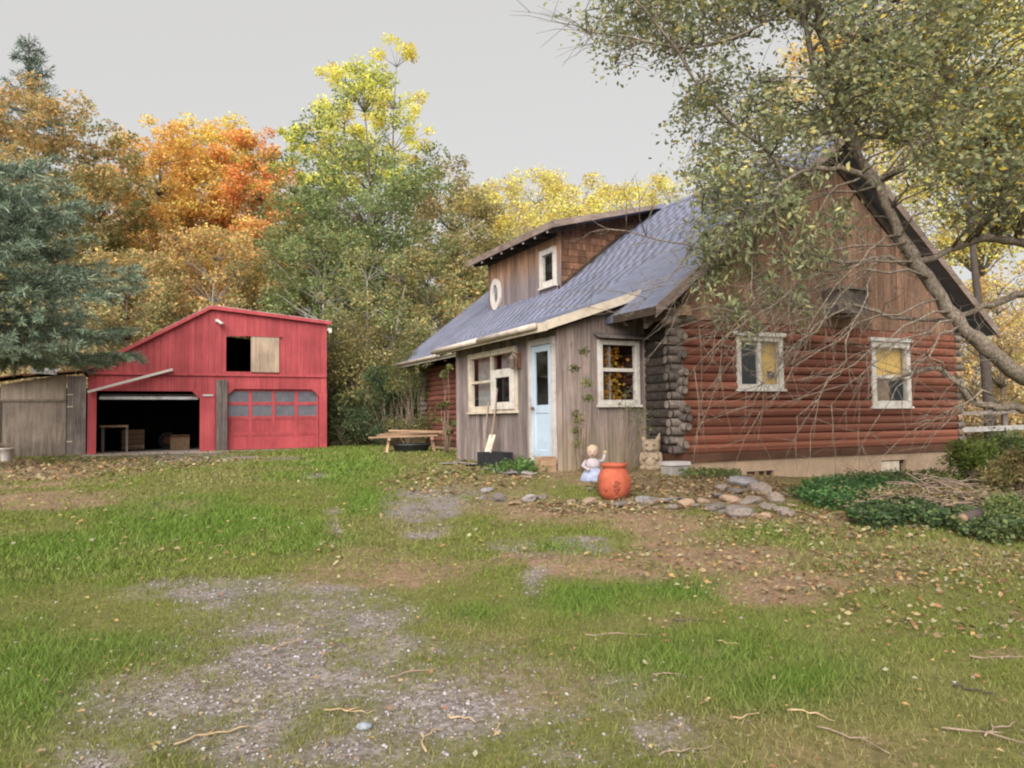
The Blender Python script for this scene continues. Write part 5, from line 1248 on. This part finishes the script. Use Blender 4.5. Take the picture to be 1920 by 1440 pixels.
# --- background, back to front.
broadleaf('tall green tree with thin crown, tips coloured yellow as sun glow, behind the garage', 690, 35, 118, 150, 640, GREEN, YGRN, 130, 24000, .18, tr=.2, seed=3, split=.86, sparse_top=.6, fill=.8, round_=.35)  # upper leaves turned yellow to carry the low sun's glow
broadleaf('slim yellow tree peeking above the tall green tree', 745, 43, 75, 60, 360, YGRN, GOLD, 34, 4200, .2, tr=.14, seed=31, split=.3, sparse_top=.3)
broadleaf('yellow crown behind left shoulder of the tall green tree', 640, 44, 110, 60, 360, YGRN, GOLD, 40, 5000, .2, tr=.14, seed=33, split=.3, sparse_top=.3)
broadleaf('big orange maple left of centre on the wooded slope', 300, 43, 240, 125, 640, ORANGE_LOW, ORANGE, 110, 24000, .22, tr=.2, seed=5, split=.3)
broadleaf('golden orange maple rising right behind garage peak', 400, 46, 232, 115, 640, ORANGE_LOW, ORANGE + GOLD[:2], 110, 23000, .22, tr=.2, seed=6, split=.3, bark='bark_pale')
broadleaf('red topped maple between orange maple and green tree', 480, 45, 255, 100, 620, ORANGE_LOW, REDO + ORANGE[:1], 100, 19000, .22, tr=.2, seed=8, split=.45)
broadleaf('yellow green tree glowing between red maple and green tree', 548, 50, 245, 62, 600, OLIVE, YGRN, 50, 8000, .24, tr=.18, seed=9, split=.45)
broadleaf('olive tree turning brown right of the tall green tree', 850, 40, 315, 105, 700, OLIVE, OLIVE + TANB[:1], 90, 14000, .2, tr=.18, seed=10)
broadleaf('bushy green tree in front of the tall green tree', 610, 32, 420, 115, 790, GREEN, GREEN + OLIVE[:1], 80, 13000, .17, tr=.15, seed=12, bark='bark_pale')
broadleaf('loose olive tree with pale twin trunks right of garage', 700, 29, 470, 100, 800, OLIVE, GREEN + OLIVE, 70, 11000, .14, tr=.12, seed=13, bark='bark_pale', stems=2)
broadleaf('dull green tree with a few orange sprays beside cabin roof', 800, 33, 480, 100, 800, GREEN + OLIVE, OLIVE + [(.6, .28, .06, .6)], 70, 11000, .16, tr=.14, seed=14)
for i, (px, d, tp, hf, lb) in enumerate(((940, 47, 338, 70, 'golden tree behind the dormer roof, leftmost of the golden row'), (1015, 52, 330, 75, 'golden tree behind the dormer roof, second of the golden row'), (1095, 50, 345, 75, 'golden tree behind the dormer roof, third of the golden row'), (1180, 54, 350, 80, 'thin golden tree just left of the cabin ridge'), (1270, 50, 340, 80, 'golden tree hidden behind the cabin ridge'))):
    broadleaf(lb, px, d, tp, hf + 32, 640, TANB + GOLD[:1], GOLD + TANB[:1], 80, 13000, .2, tr=.16, seed=40 + i, split=.45, group='golden trees behind the cabin')
broadleaf('brown orange tree at the left edge below the spruce top', 60, 34, 170, 130, 600, OLIVE, ORANGE_LOW + OLIVE[:2], 80, 13000, .2, tr=.2, seed=16, split=.5)
broadleaf('dull olive tree between left spruce and orange maple', 180, 38, 225, 95, 640, OLIVE, OLIVE + ORANGE_LOW[:2] + GREEN[:1], 80, 13000, .2, tr=.18, seed=17, split=.5)
broadleaf('tan brushy tree behind the garage roof slope', 240, 32, 480, 120, 720, OLIVE, ORANGE_LOW + OLIVE, 60, 9000, .16, tr=.12, seed=18)
broadleaf('tan orange thicket tree behind the garage peak', 400, 35, 440, 130, 720, OLIVE + ORANGE_LOW[:1], ORANGE_LOW + ORANGE[:1] + OLIVE[:1], 80, 14000, .18, tr=.14, seed=19, bark='bark_pale')
broadleaf('brown purple brush tree behind the lean-to shed', 110, 30, 560, 120, 760, TANB, TANB + OLIVE[:1], 50, 7000, .14, tr=.1, seed=20)
broadleaf('olive thicket tree behind the garage right eave', 540, 36, 430, 100, 760, OLIVE + GREEN[:1], GREEN + OLIVE, 70, 10000, .18, tr=.14, seed=21)
# right of the cabin
broadleaf('tall golden tree behind the cabin right gable', 1850, 34, -40, 190, 480, GOLD + TANB[:1], GOLD, 90, 13000, .2, tr=.2, seed=22)
broadleaf('golden orange tree showing through the foreground branches', 1620, 42, 60, 170, 420, TANB + GOLD[:1], GOLD + ORANGE[:2], 80, 11000, .22, tr=.2, seed=23)
broadleaf('orange brush tree beyond the rail fence', 1880, 27, 500, 120, 800, TANB + ORANGE_LOW[:2], ORANGE_LOW + GOLD[:1], 60, 9000, .13, tr=.1, seed=24)
broadleaf('tan thicket beyond the right end of the cabin', 1820, 31, 540, 110, 810, TANB, TANB + GOLD[:1], 60, 9000, .15, tr=.1, seed=25)
broadleaf('crooked bare-limbed tree rising behind the cabin right eave', 1858, 21, 150, 110, 330, OLIVE, OLIVE + GOLD[:1], 34, 4500, .11, tr=.17, seed=26, bark='bark_dark', lean=-.06)
for i, (px, d, tp, pal, lb) in enumerate(((2150, 44, 250, GOLD + TANB[:1], 'golden tree standing well right of the cabin'), (2450, 50, 300, OLIVE, 'olive tree beyond the yard right of the cabin'), (-330, 40, 180, OLIVE + ORANGE_LOW[:1], 'olive orange tree left of the blue green pine'), (-620, 48, 220, ORANGE_LOW, 'orange brown tree far left of the grey shed'))):
    broadleaf(lb, px, d, tp, 190, 720, pal, None, 60, 6000, .26, tr=.2, seed=80 + i, group='trees around the yard')
# filler row deeper in the wood, so the slope reads as closed
for i, (px, tp, pal, lb) in enumerate(((-60, 300, OLIVE, 'far olive tree at the left end of the wooded slope'), (150, 330, ORANGE_LOW, 'far orange brown tree behind the olive tree'), (330, 300, ORANGE_LOW, 'far orange tree behind the big maple'), (520, 350, OLIVE, 'far olive tree behind the yellow green tree'), (680, 300, GREEN, 'far green tree behind the tall green tree'), (860, 380, TANB, 'far tan tree behind the olive brown tree'), (1000, 400, TANB, 'far tan tree behind the golden row'), (1160, 400, TANB, 'far tan tree behind the thin golden tree'))):
    broadleaf(lb, px, 62, tp, 130, 720, pal, None, 60, 7000, .38, tr=.25, seed=60 + i, group='far trees of the wooded slope')

def bush(label, px, py, depth, half_px, h_px, low, nclump=30, nleaf=4000, leaf=.08, seed=1, name='shrub', cat='shrub', bark='twig_tan', upright=False, group=None, high=None):
    """many-stemmed shrub standing on the ground"""
    rg = np.random.default_rng(seed); b = at(px, py, depth); base = np.array([b[0], b[1], gz(b[0], b[1]) - .03]); rad = half_px * depth / F; H = h_px * depth / F
    root = empty(name, base.tolist()); tag(root, label, cat, group)
    C_ = []; mb = MB()
    for i in range(nclump):
        a = rg.random() * 6.283; t = rg.random() ** .8; r = rad * math.sqrt(rg.random()) * (math.cos(t * 1.3) + .15)
        c = np.array([r * math.cos(a), r * math.sin(a) * .8, H * (.12 + .85 * t)]); C_.append(c)
        mb.tube(arc((c[0] * .2, c[1] * .2, 0), c, .15 * H if not upright else 0, 4, .02 * H, rg), [.010, .008, .006, .004, .002], 4)
    mb.build('stems', bark, root); C_ = np.array(C_)
    ci = rg.integers(0, nclump, nleaf); d = rg.normal(size=(nleaf, 3)); d /= np.linalg.norm(d, axis=1)[:, None]; cr = rad * .3 + .04
    Pn = C_[ci] + d * (cr * rg.random(nleaf) ** .5)[:, None] * np.array([1, 1, .8]); Pn[:, 2] = np.maximum(Pn[:, 2], .02)
    t = Pn[:, 2] / H; col = np.where(((t + rg.normal(size=nleaf) * .2) > .65)[:, None], pick(high or low, nleaf, rg), pick(low, nleaf, rg)) * (.7 + .5 * rg.random(nclump))[ci][:, None] * (.75 + .5 * rg.random(nleaf))[:, None]
    v, f, tt = leaf_quads(Pn, leaf * (.6 + .8 * rg.random(nleaf)), col, flat=.8, upb=.5, aspect=.5 if not upright else .25); np_mesh('foliage', v, f, 'leaf', root, tint=tt); return root
bush('dark evergreen shrub between garage and cabin', 735, 835, 26, 75, 150, DARKG, 46, 8000, .10, 71, high=DARKG + GREEN[:1])
bush('arching grey green shrub leaning over the lumber trestle', 775, 838, 23.5, 55, 200, OLIVE + GREEN[:1], 40, 5500, .10, 72, upright=True, high=GREEN + OLIVE)
bush('low dark shrub at the right corner of the garage', 655, 835, 27.5, 50, 95, DARKG + OLIVE[:1], 30, 4500, .10, 73)
bush('straggly olive shrub beneath the twin pale trunks', 690, 830, 28, 75, 260, OLIVE, 46, 5500, .11, 74, high=OLIVE + TANB[:1])
bush('leafy climber growing on the far log wall', 838, 850, 19.2, 14, 195, GREEN + OLIVE, 14, 900, .08, 75, name='climber', cat='climber', upright=False)
bush('slender sapling in front of the porch end wall', 1094, 868, 12.6, 26, 240, GREEN + OLIVE, 8, 520, .055, 76, name='sapling', cat='sapling')
bush('sprawling thin shrub twig by the porch window', 1170, 872, 12.7, 60, 190, GREEN + OLIVE[:1], 6, 260, .05, 77, cat='shrub')
bush('tuft of broad green iris leaves before the blue door', 985, 898, 13.2, 62, 15, [(.14, .25, .07, 2), (.19, .30, .09, 1)], 50, 900, .11, 78, name='iris_clump', cat='plant', upright=True)
bush('yellow green bush at the right end of the cabin', 1830, 900, 13.6, 60, 85, [(.14, .20, .05, 2), (.22, .25, .06, 2), (.10, .15, .04, 1)], 40, 4500, .06, 79)
bush('dense green bush below the rail fence', 1890, 880, 14.5, 75, 95, GREEN + DARKG[:1], 40, 6000, .06, 80)
bush('green bush against the far right foundation', 1815, 850, 16.5, 45, 55, GREEN + DARKG[:1], 30, 3500, .06, 81)
bush('weedy tan bush at the right border of the yard', 1905, 960, 10.5, 60, 110, OLIVE + TANB[:2], 40, 4500, .05, 82)
bush('low green weed clump at the right edge of the ground cover', 1890, 1010, 8.8, 70, 55, GREEN, 40, 4500, .045, 83)

# brush pile: heap of dead twigs
bp = empty('brush_pile', gpt(1755, 965).tolist()); tag(bp, 'heap of dead brown twigs in front of the log wall', 'brush pile')
mb = MB(); rg = np.random.default_rng(90)
for i in range(420):
    a = rg.random() * 6.283; r = math.sqrt(rg.random()); x, y = r * 1.05 * math.cos(a), r * .55 * math.sin(a); z = (1 - r * r) * .42 * rg.random() + .03
    t = rg.normal() * .7 + (0 if rg.random() < .6 else 1.5); L = rg.uniform(.3, .9); d = np.array([math.cos(t), math.sin(t) * .6, rg.normal() * .25])
    p0 = np.array([x, y, z]) - d * L / 2; p1 = p0 + d * L; p0[2] = max(p0[2], .01); p1[2] = max(p1[2], .01)
    mb.tube(arc(p0, p1, rg.uniform(-.03, .06), 3, .02, rg), [.008, .007, .005, .003], 4)
mb.build('twigs', 'twig_tan', bp)
v, f, t = leaf_quads(np.stack([rg.normal(size=1500) * .45, rg.normal(size=1500) * .25, .05 + .3 * rg.random(1500)], -1), .05, pick(TANB + OLIVE[:1], 1500, rg)); np_mesh('dead_leaves', v, f, 'leaf', bp, tint=t)

# ivy-like ground cover along the cabin foundation
def ground_cover():
    V = []; Fs = []; T = []; base = 0; rg = np.random.default_rng(91)
    for px, py, rx, ry, n, h, pal in ((1600, 935, 130, 24, 9000, .20, [(.10, .21, .07, 3), (.14, .26, .09, 2), (.07, .14, .055, 2)]), (1720, 975, 140, 26, 8000, .20, DARKG + GREEN[:1] + [(.07, .16, .05, 2)]), (1860, 1000, 110, 28, 6000, .2, DARKG + GREEN), (1700, 910, 140, 16, 4000, .22, GREEN + DARKG), (1330, 893, 60, 8, 900, .12, GREEN)):
        qs = np.array([gpt(px + rx * math.cos(a) * k, py + ry * math.sin(a) * k) for a in np.linspace(0, 6.28, 14) for k in (.5, 1)])
        c = qs[:, :2].mean(0); u, s_, vt = np.linalg.svd(qs[:, :2] - c); sc = s_ / math.sqrt(len(qs)) * 1.7
        a = rg.random(n) * 6.283; r = np.sqrt(rg.random(n)); q = c + (np.stack([np.cos(a) * r * sc[0], np.sin(a) * r * sc[1]], -1)) @ vt
        keep = ~inside_building(q[:, 0], q[:, 1], .02) & (r < 1 + .9 * (fbm(q[:, 0] * 2, q[:, 1] * 2, 8, 3) - .62)); q = q[keep]; k = len(q); z = ground_z(q[:, 0], q[:, 1])
        hh = h * (.35 + 1.1 * fbm(q[:, 0] * 2.5, q[:, 1] * 2.5, 14, 3))
        Pn = np.stack([q[:, 0], q[:, 1], z + hh * rg.random(k) ** .6], -1)
        col = pick(pal, k, rg) * (.6 + .7 * rg.random(k))[:, None]
        v, f, t = leaf_quads(Pn, .05 * (.6 + .8 * rg.random(k)), col, flat=.5, upb=1.2, aspect=.7); V.append(v); Fs.append(f + base); T.append(t); base += len(v)
    tag(np_mesh('ground_cover', np.concatenate(V), np.concatenate(Fs), 'leaf', tint=np.concatenate(T)), 'dark green ivy ground cover along the log wall', 'ground cover', kind='stuff')
ground_cover()

# --- conifers
def conifer(label, px, depth, top_py, half_px, bot_py, seed, nw=26, per=7, pal=None, tuft=.24, ntuft=26000, tr=.2, droop=.25, shape=1.0, bark='bark_dark', X=None):
    rg = np.random.default_rng(seed); b = at(px, 750, depth); base = np.array([b[0], b[1], gz(b[0], b[1]) - .1]); root = empty('conifer', base.tolist()); tag(root, label, 'conifer')
    H = at(px, top_py, depth)[2] - base[2]; z0 = max(.6, at(px, bot_py, depth)[2] - base[2]); rad = half_px * depth / F
    mb = MB(); mb.tube([(0, 0, 0), (.05, .03, H * .4), (0, 0, H * .75), (.02, 0, H)], [tr, tr * .7, tr * .35, .02], 9); segs = []
    for w in range(nw):
        t = (w + rg.random() * .6) / nw; z = z0 + (H - z0) * t * .98
        for k in range(per):
            a = rg.random() * 6.283; L = rad * (1 - t) ** shape * rg.uniform(.65, 1.12) + .25
            e = np.array([math.cos(a) * L, math.sin(a) * L, z + L * (.16 - droop * (1 - t) + .25 * t)])
            pts = arc((0, 0, z), e, -L * .08 + L * droop * .18, 5); mb.tube(pts, [.035 * (1 - t) + .012, .028 * (1 - t) + .01, .016, .012, .008, .004], 4); main = np.array(pts); segs.append((main, L))
            # side shoots
            for s in range(int(3 + L * 3)):
                q = rg.uniform(.25, 1); i = min(4, int(q * 5)); f = q * 5 - i; p0 = main[i] * (1 - f) + main[min(5, i + 1)] * f
                sd_ = rg.choice([-1, 1]); d = np.array([math.cos(a + sd_ * .8), math.sin(a + sd_ * .8), rg.normal() * .12 - .05]); sl_ = L * .34 * (1.15 - q) + .12
                segs_p = np.array([p0, p0 + d * sl_ * .5, p0 + d * sl_ + (0, 0, -.04)]); segs.append((segs_p, sl_)); mb.tube([tuple(x) for x in segs_p], [.010, .007, .004], 3)
    mb.build('trunk', bark, root)
    Ls = np.array([s[1] for s in segs]); pr = Ls / Ls.sum(); ii = rg.choice(len(segs), ntuft, p=pr); q = rg.random(ntuft) ** .7; Pn = np.empty((ntuft, 3)); D = np.empty((ntuft, 3))
    for j in range(ntuft):
        S_ = segs[ii[j]][0]; x = q[j] * (len(S_) - 1); i = min(len(S_) - 2, int(x)); f = x - i; Pn[j] = S_[i] * (1 - f) + S_[i + 1] * f; D[j] = S_[i + 1] - S_[i]
    D /= np.linalg.norm(D, axis=1)[:, None] + 1e-9
    d = D * .7 + rg.normal(size=(ntuft, 3)) * .55; d[:, 2] += .08; d /= np.linalg.norm(d, axis=1)[:, None]; s = np.cross(d, rg.normal(size=(ntuft, 3))); s /= np.linalg.norm(s, axis=1)[:, None]
    L = (tuft * (.6 + .7 * rg.random(ntuft)))[:, None]; a = Pn; V = np.stack([a - s * L * .02, a + d * L * .5 - s * L * .055, a + d * L, a + d * L * .5 + s * L * .055], 1).reshape(-1, 3)
    col = pick(pal, ntuft, rg) * (.7 + .6 * rg.random(ntuft))[:, None]; br = (.5 + .9 * rg.random(len(segs)))[ii]; col *= br[:, None]
    np_mesh('needles', V, np.arange(4 * ntuft).reshape(-1, 4), 'needle', root, tint=np.repeat(col, 4, 0)); return root
BLUEG = [(.22, .29, .21, 3), (.28, .35, .26, 2), (.14, .19, .145, 2), (.36, .42, .27, 1)]
conifer('broad blue green pine spreading over the grey shed', -75, 17.5, 300, 330, 655, 101, 14, 9, BLUEG, .17, 130000, .22, .22, .42)
conifer('narrow dark spruce top above the orange trees at left', 42, 40, 62, 105, 420, 102, 22, 6, [(.10, .15, .11, 3), (.13, .18, .13, 2), (.17, .20, .13, 1)], .34, 14000, .2, .3, .8)

# --- the old tree at right: limbs arching in from a trunk just outside the picture
fg = empty('old_tree', (6.75, 8.9, gz(6.75, 8.9) - .1)); tag(fg, 'large spreading tree with arching grey limbs in front of the log wall', 'tree')
FO = np.array(fg.location)
rg = np.random.default_rng(202)
LIMBS = []
def limb(pts, r0, r1, k=4):
    """pts: (px, py, depth) -> smooth polyline in the tree's frame"""
    Q = np.array([at(*p) for p in pts]); out = []
    for i in range(len(Q) - 1):
        p0, p1, p2, p3 = Q[max(i - 1, 0)], Q[i], Q[i + 1], Q[min(i + 2, len(Q) - 1)]
        for j in range(k):
            t = j / k; out.append(.5 * ((2 * p1) + (-p0 + p2) * t + (2 * p0 - 5 * p1 + 4 * p2 - p3) * t * t + (-p0 + 3 * p1 - 3 * p2 + p3) * t ** 3))
    out.append(Q[-1]); out = np.array(out) - FO; n = len(out); out[1:-1] += rg.normal(size=(n - 2, 3)) * min(.022, r0 * .2)
    LIMBS.append((out, [(r0 + (r1 - r0) * (i / (n - 1)) ** .8) * rg.uniform(.86, 1.16) for i in range(n)])); return out
limb([(2100, 800, 8.9), (2010, 755, 8.8), (1920, 705, 8.7), (1850, 655, 8.6), (1790, 598, 8.6), (1735, 515, 8.6), (1690, 440, 8.6), (1640, 350, 8.6), (1600, 260, 8.6), (1570, 170, 8.6), (1540, 60, 8.5), (1515, -90, 8.4), (1500, -220, 8.3)], .105, .03)
limb([(1605, 275, 8.6), (1560, 200, 8.5), (1520, 100, 8.3), (1500, -20, 8.2), (1470, -160, 8.0)], .05, .02)
limb([(1640, 350, 8.6), (1612, 327, 8.5), (1556, 314, 8.4), (1507, 322, 8.3), (1440, 365, 8.1), (1380, 425, 8.0), (1330, 490, 7.9)], .05, .008)
limb([(1475, 335, 8.25), (1430, 275, 8.2), (1370, 229, 8.1), (1306, 156, 8.0), (1260, 82, 7.9), (1190, 0, 7.8), (1120, -60, 7.7)], .024, .010)
limb([(2060, 250, 10.2), (1920, 266, 10), (1820, 275, 9.9), (1720, 265, 9.8), (1636, 257, 9.7), (1560, 225, 9.6)], .06, .02)
limb([(2080, 640, 9.6), (1990, 500, 9.9), (1935, 400, 10), (1900, 330, 10), (1861, 284, 10), (1800, 180, 10), (1755, 60, 10), (1735, -80, 10), (1730, -220, 10)], .14, .05)
limb([(2040, 490, 9.4), (1920, 455, 9.2), (1860, 447, 9.1), (1800, 462, 9.0), (1732, 490, 8.8), (1699, 496, 8.7), (1665, 481, 8.6), (1600, 492, 8.5), (1500, 478, 8.3), (1380, 472, 8.1), (1250, 452, 7.9), (1120, 420, 7.7)], .06, .004)
limb([(2040, 800, 9.2), (1920, 767, 9.0), (1868, 762, 8.9), (1830, 752, 8.9), (1802, 727, 8.8), (1763, 693, 8.8), (1711, 701, 8.7), (1670, 714, 8.6)], .055, .022)
limb([(1990, 560, 9.2), (1920, 552, 9.1), (1860, 572, 9.0), (1800, 592, 8.9), (1700, 600, 8.7), (1600, 570, 8.6), (1540, 575, 8.5)], .05, .012)
limb([(1570, 170, 8.6), (1620, 80, 8.8), (1680, -20, 9.0), (1720, -160, 9.2)], .045, .02)
limb([(1800, 180, 10), (1700, 120, 9.7), (1600, 70, 9.5), (1480, 20, 9.2), (1360, -60, 9.0)], .045, .015)
limb([(1755, 290, 10), (1742, 180, 10), (1718, 46, 10), (1700, -120, 10)], .05, .02)
limb([(1880, 300, 10), (1920, 180, 10.4), (1990, 40, 10.6), (2040, -120, 10.8)], .07, .03)
limb([(1540, 60, 8.5), (1440, -10, 8.3), (1330, -90, 8.1), (1220, -120, 7.9)], .035, .012)
limb([(1500, 0, 8.2), (1400, 60, 8.1), (1290, 90, 8.0), (1180, 70, 7.9), (1100, 60, 7.8)], .022, .006)
# bare drooping shoots over roof and log wall
for i, (s, e, sag) in enumerate((((1760, 560), (1420, 775), .25), ((1780, 585), (1480, 772), .2), ((1740, 520), (1380, 640), .3), ((1720, 490), (1300, 690), .35), ((1790, 600), (1560, 765), .15), ((1700, 455), (1340, 600), .3), ((1640, 350), (1250, 565), .25), ((1560, 316), (1240, 640), .2), ((1800, 610), (1640, 765), .1), ((1665, 481), (1420, 760), .1), ((1600, 492), (1310, 740), .1), ((1507, 322), (1260, 470), .15), ((1440, 365), (1180, 600), .1), ((1600, 570), (1450, 700), .05), ((1560, 575), (1330, 610), .1), ((1860, 740), (1740, 800), .05), ((1500, 330), (1490, 560), -.05), ((1560, 320), (1570, 560), -.05), ((1420, 390), (1400, 620), -.05), ((1690, 440), (1500, 640), .2), ((1650, 480), (1560, 690), .1), ((1830, 752), (1700, 660), .1), ((1620, 330), (1380, 560), .2))):
    d0 = 8.55; d1 = 8.3 - .5 * rg.random(); P0 = at(*s, d0); P1 = at(*e, d1); P1 = P1 + rg.normal(size=3) * .05
    pts = np.array(arc(P0, P1, sag, 9, .03, rg)) - FO; n = len(pts); LIMBS.append((pts, [.016 * (1 - .8 * j / (n - 1)) for j in range(n)]))
mb = MB()
trunk = [(0.35, .2, -.05), (.25, .12, .5), (.1, .02, 1.1), tuple((at(2100, 800, 8.9) - FO)), tuple((at(2040, 770, 8.8) - FO))]
mb.tube(trunk, [.42, .33, .28, .23, .17], 12); mb.tube([(.1, .05, .9), (.2, .3, 2.0), tuple(at(2080, 640, 9.6) - FO), tuple(at(2030, 560, 9.8) - FO)], [.24, .2, .16, .14], 10)
mb.tube([(.2, .2, 1.6), (.6, .6, 3.2), tuple(at(2060, 250, 10.2) - FO)], [.18, .14, .06], 8); mb.tube([(.2, .3, 1.9), tuple(at(2040, 490, 9.4) - FO)], [.12, .06], 7); mb.tube([(.1, .0, 1.2), tuple(at(2040, 800, 9.2) - FO)], [.10, .055], 7); mb.tube([(.25, .3, 1.9), tuple(at(1990, 560, 9.2) - FO)], [.10, .05], 7)
for pts, rad in LIMBS: mb.tube([tuple(p) for p in pts], rad, 9 if max(rad) > .05 else 5)
ALLP = np.concatenate([l[0] for l in LIMBS]); ALLR = np.concatenate([np.array(l[1]) for l in LIMBS])
# twigs along every limb
for pts, rad in LIMBS:
    for i in range(2, len(pts)):
        for k in range(2):
            if rg.random() < (.75 if rad[i] > .05 else .4): continue
            tn = pts[i] - pts[i - 1]; tn = tn / (np.linalg.norm(tn) + 1e-9); d = tn * .8 + rg.normal(size=3) * .55; d[2] += .25 if pts[i][2] > 3.2 else -.12; d[1] *= .7; d /= np.linalg.norm(d); L = rg.uniform(.25, .95)
            e = pts[i] + d * L; e[2] -= .12 * L; A_ = arc(pts[i], e, .05 * L, 4, .015, rg); mb.tube(A_, [.0055, .0045, .0035, .003, .0015], 3)
            for q in range(2):
                j = rg.integers(1, 4); dd = d + rg.normal(size=3) * .6; dd /= np.linalg.norm(dd); mb.tube([A_[j], tuple(np.array(A_[j]) + dd * L * .5)], [.003, .0015], 3)
# leafy canopy clumps
def in_poly(x, y, poly):
    c = False; j = len(poly) - 1
    for i in range(len(poly)):
        if (poly[i][1] > y) != (poly[j][1] > y) and x < (poly[j][0] - poly[i][0]) * (y - poly[i][1]) / (poly[j][1] - poly[i][1] + 1e-9) + poly[i][0]: c = not c
        j = i
    return c
CANOPY = [(1085, -20), (1105, 85), (1150, 120), (1205, 130), (1215, 220), (1270, 260), (1310, 360), (1400, 400), (1500, 330), (1540, 270), (1640, 240), (1700, 320), (1790, 420), (1930, 420), (2150, 420), (2200, -260), (1120, -260)]
DROOP = [(1330, 330), (1560, 330), (1610, 420), (1560, 520), (1520, 610), (1390, 640), (1330, 560), (1300, 470)]
LC = []
def clump(c, r, n, pal, size, asp, droop, twig=5):
    j = int(np.argmin(((ALLP - c) ** 2).sum(1) + 2.0 * np.maximum(0, ALLP[:, 2] - c[2] + .1) * (droop is None))); s = ALLP[j]; dist = np.linalg.norm(c - s)
    if dist < 2.6: mb.tube(arc(s, c, .08 * dist, 5, .04 * dist, rg), [min(ALLR[j] * .6, .018), .012, .010, .008, .006, .004], 4)
    for e in range(twig):
        d = rg.normal(size=3); d[2] = d[2] * .6 - (.5 if droop else 0); d /= np.linalg.norm(d); mb.tube([tuple(c), tuple(c + d * r)], [.005, .002], 3)
    d = rg.normal(size=(n, 3)); d /= np.linalg.norm(d, axis=1)[:, None]; q = c + d * (r * rg.random(n) ** .5)[:, None] * np.array([1, 1, .75 if not droop else 1.2])
    col = pick(pal, n, rg) * rg.uniform(.7, 1.15) * (.75 + .5 * rg.random(n))[:, None]; LC.append((q, np.full(n, size) * (.6 + .8 * rg.random(n)), col, asp, droop))
FGL = [(.29, .32, .175, 4), (.36, .375, .205, 3), (.21, .25, .145, 2), (.50, .46, .20, 1.3), (.70, .57, .17, .7)]
k = 0
while k < 620:
    x, y = rg.uniform(1070, 2160), rg.uniform(-250, 430)
    if not in_poly(x, y, CANOPY): continue
    if fbm(np.array([x / 150.]), np.array([y / 150.]), 5, 3)[0] < (.29 if y > 60 else .28): continue
    c = at(x, y, rg.uniform(7.7, 10.4)) - FO; clump(c, rg.uniform(.26, .55), int(rg.uniform(75, 130)), FGL + ([(.5, .36, .06, 1.5)] if x > 1750 else []), .064, .55, None); k += 1
for i in range(58):
    while True:
        x, y = rg.uniform(1290, 1620), rg.uniform(320, 650)
        if in_poly(x, y, DROOP): break
    c = at(x, y, rg.uniform(7.9, 8.9)) - FO; clump(c, rg.uniform(.14, .28), int(rg.uniform(40, 75)), FGL[:4], .085, .30, .9, 4)
mb.build('trunk', 'bark_grey', fg)
V = []; Fs = []; T = []; base = 0
for q, s, col, asp, dr_ in LC:
    v, f, t = leaf_quads(q, s, col, flat=.7, upb=.4, aspect=asp, droop=dr_); V.append(v); Fs.append(f + base); T.append(t); base += len(v)
np_mesh('crown', np.concatenate(V), np.concatenate(Fs), 'leaf', fg, tint=np.concatenate(T))
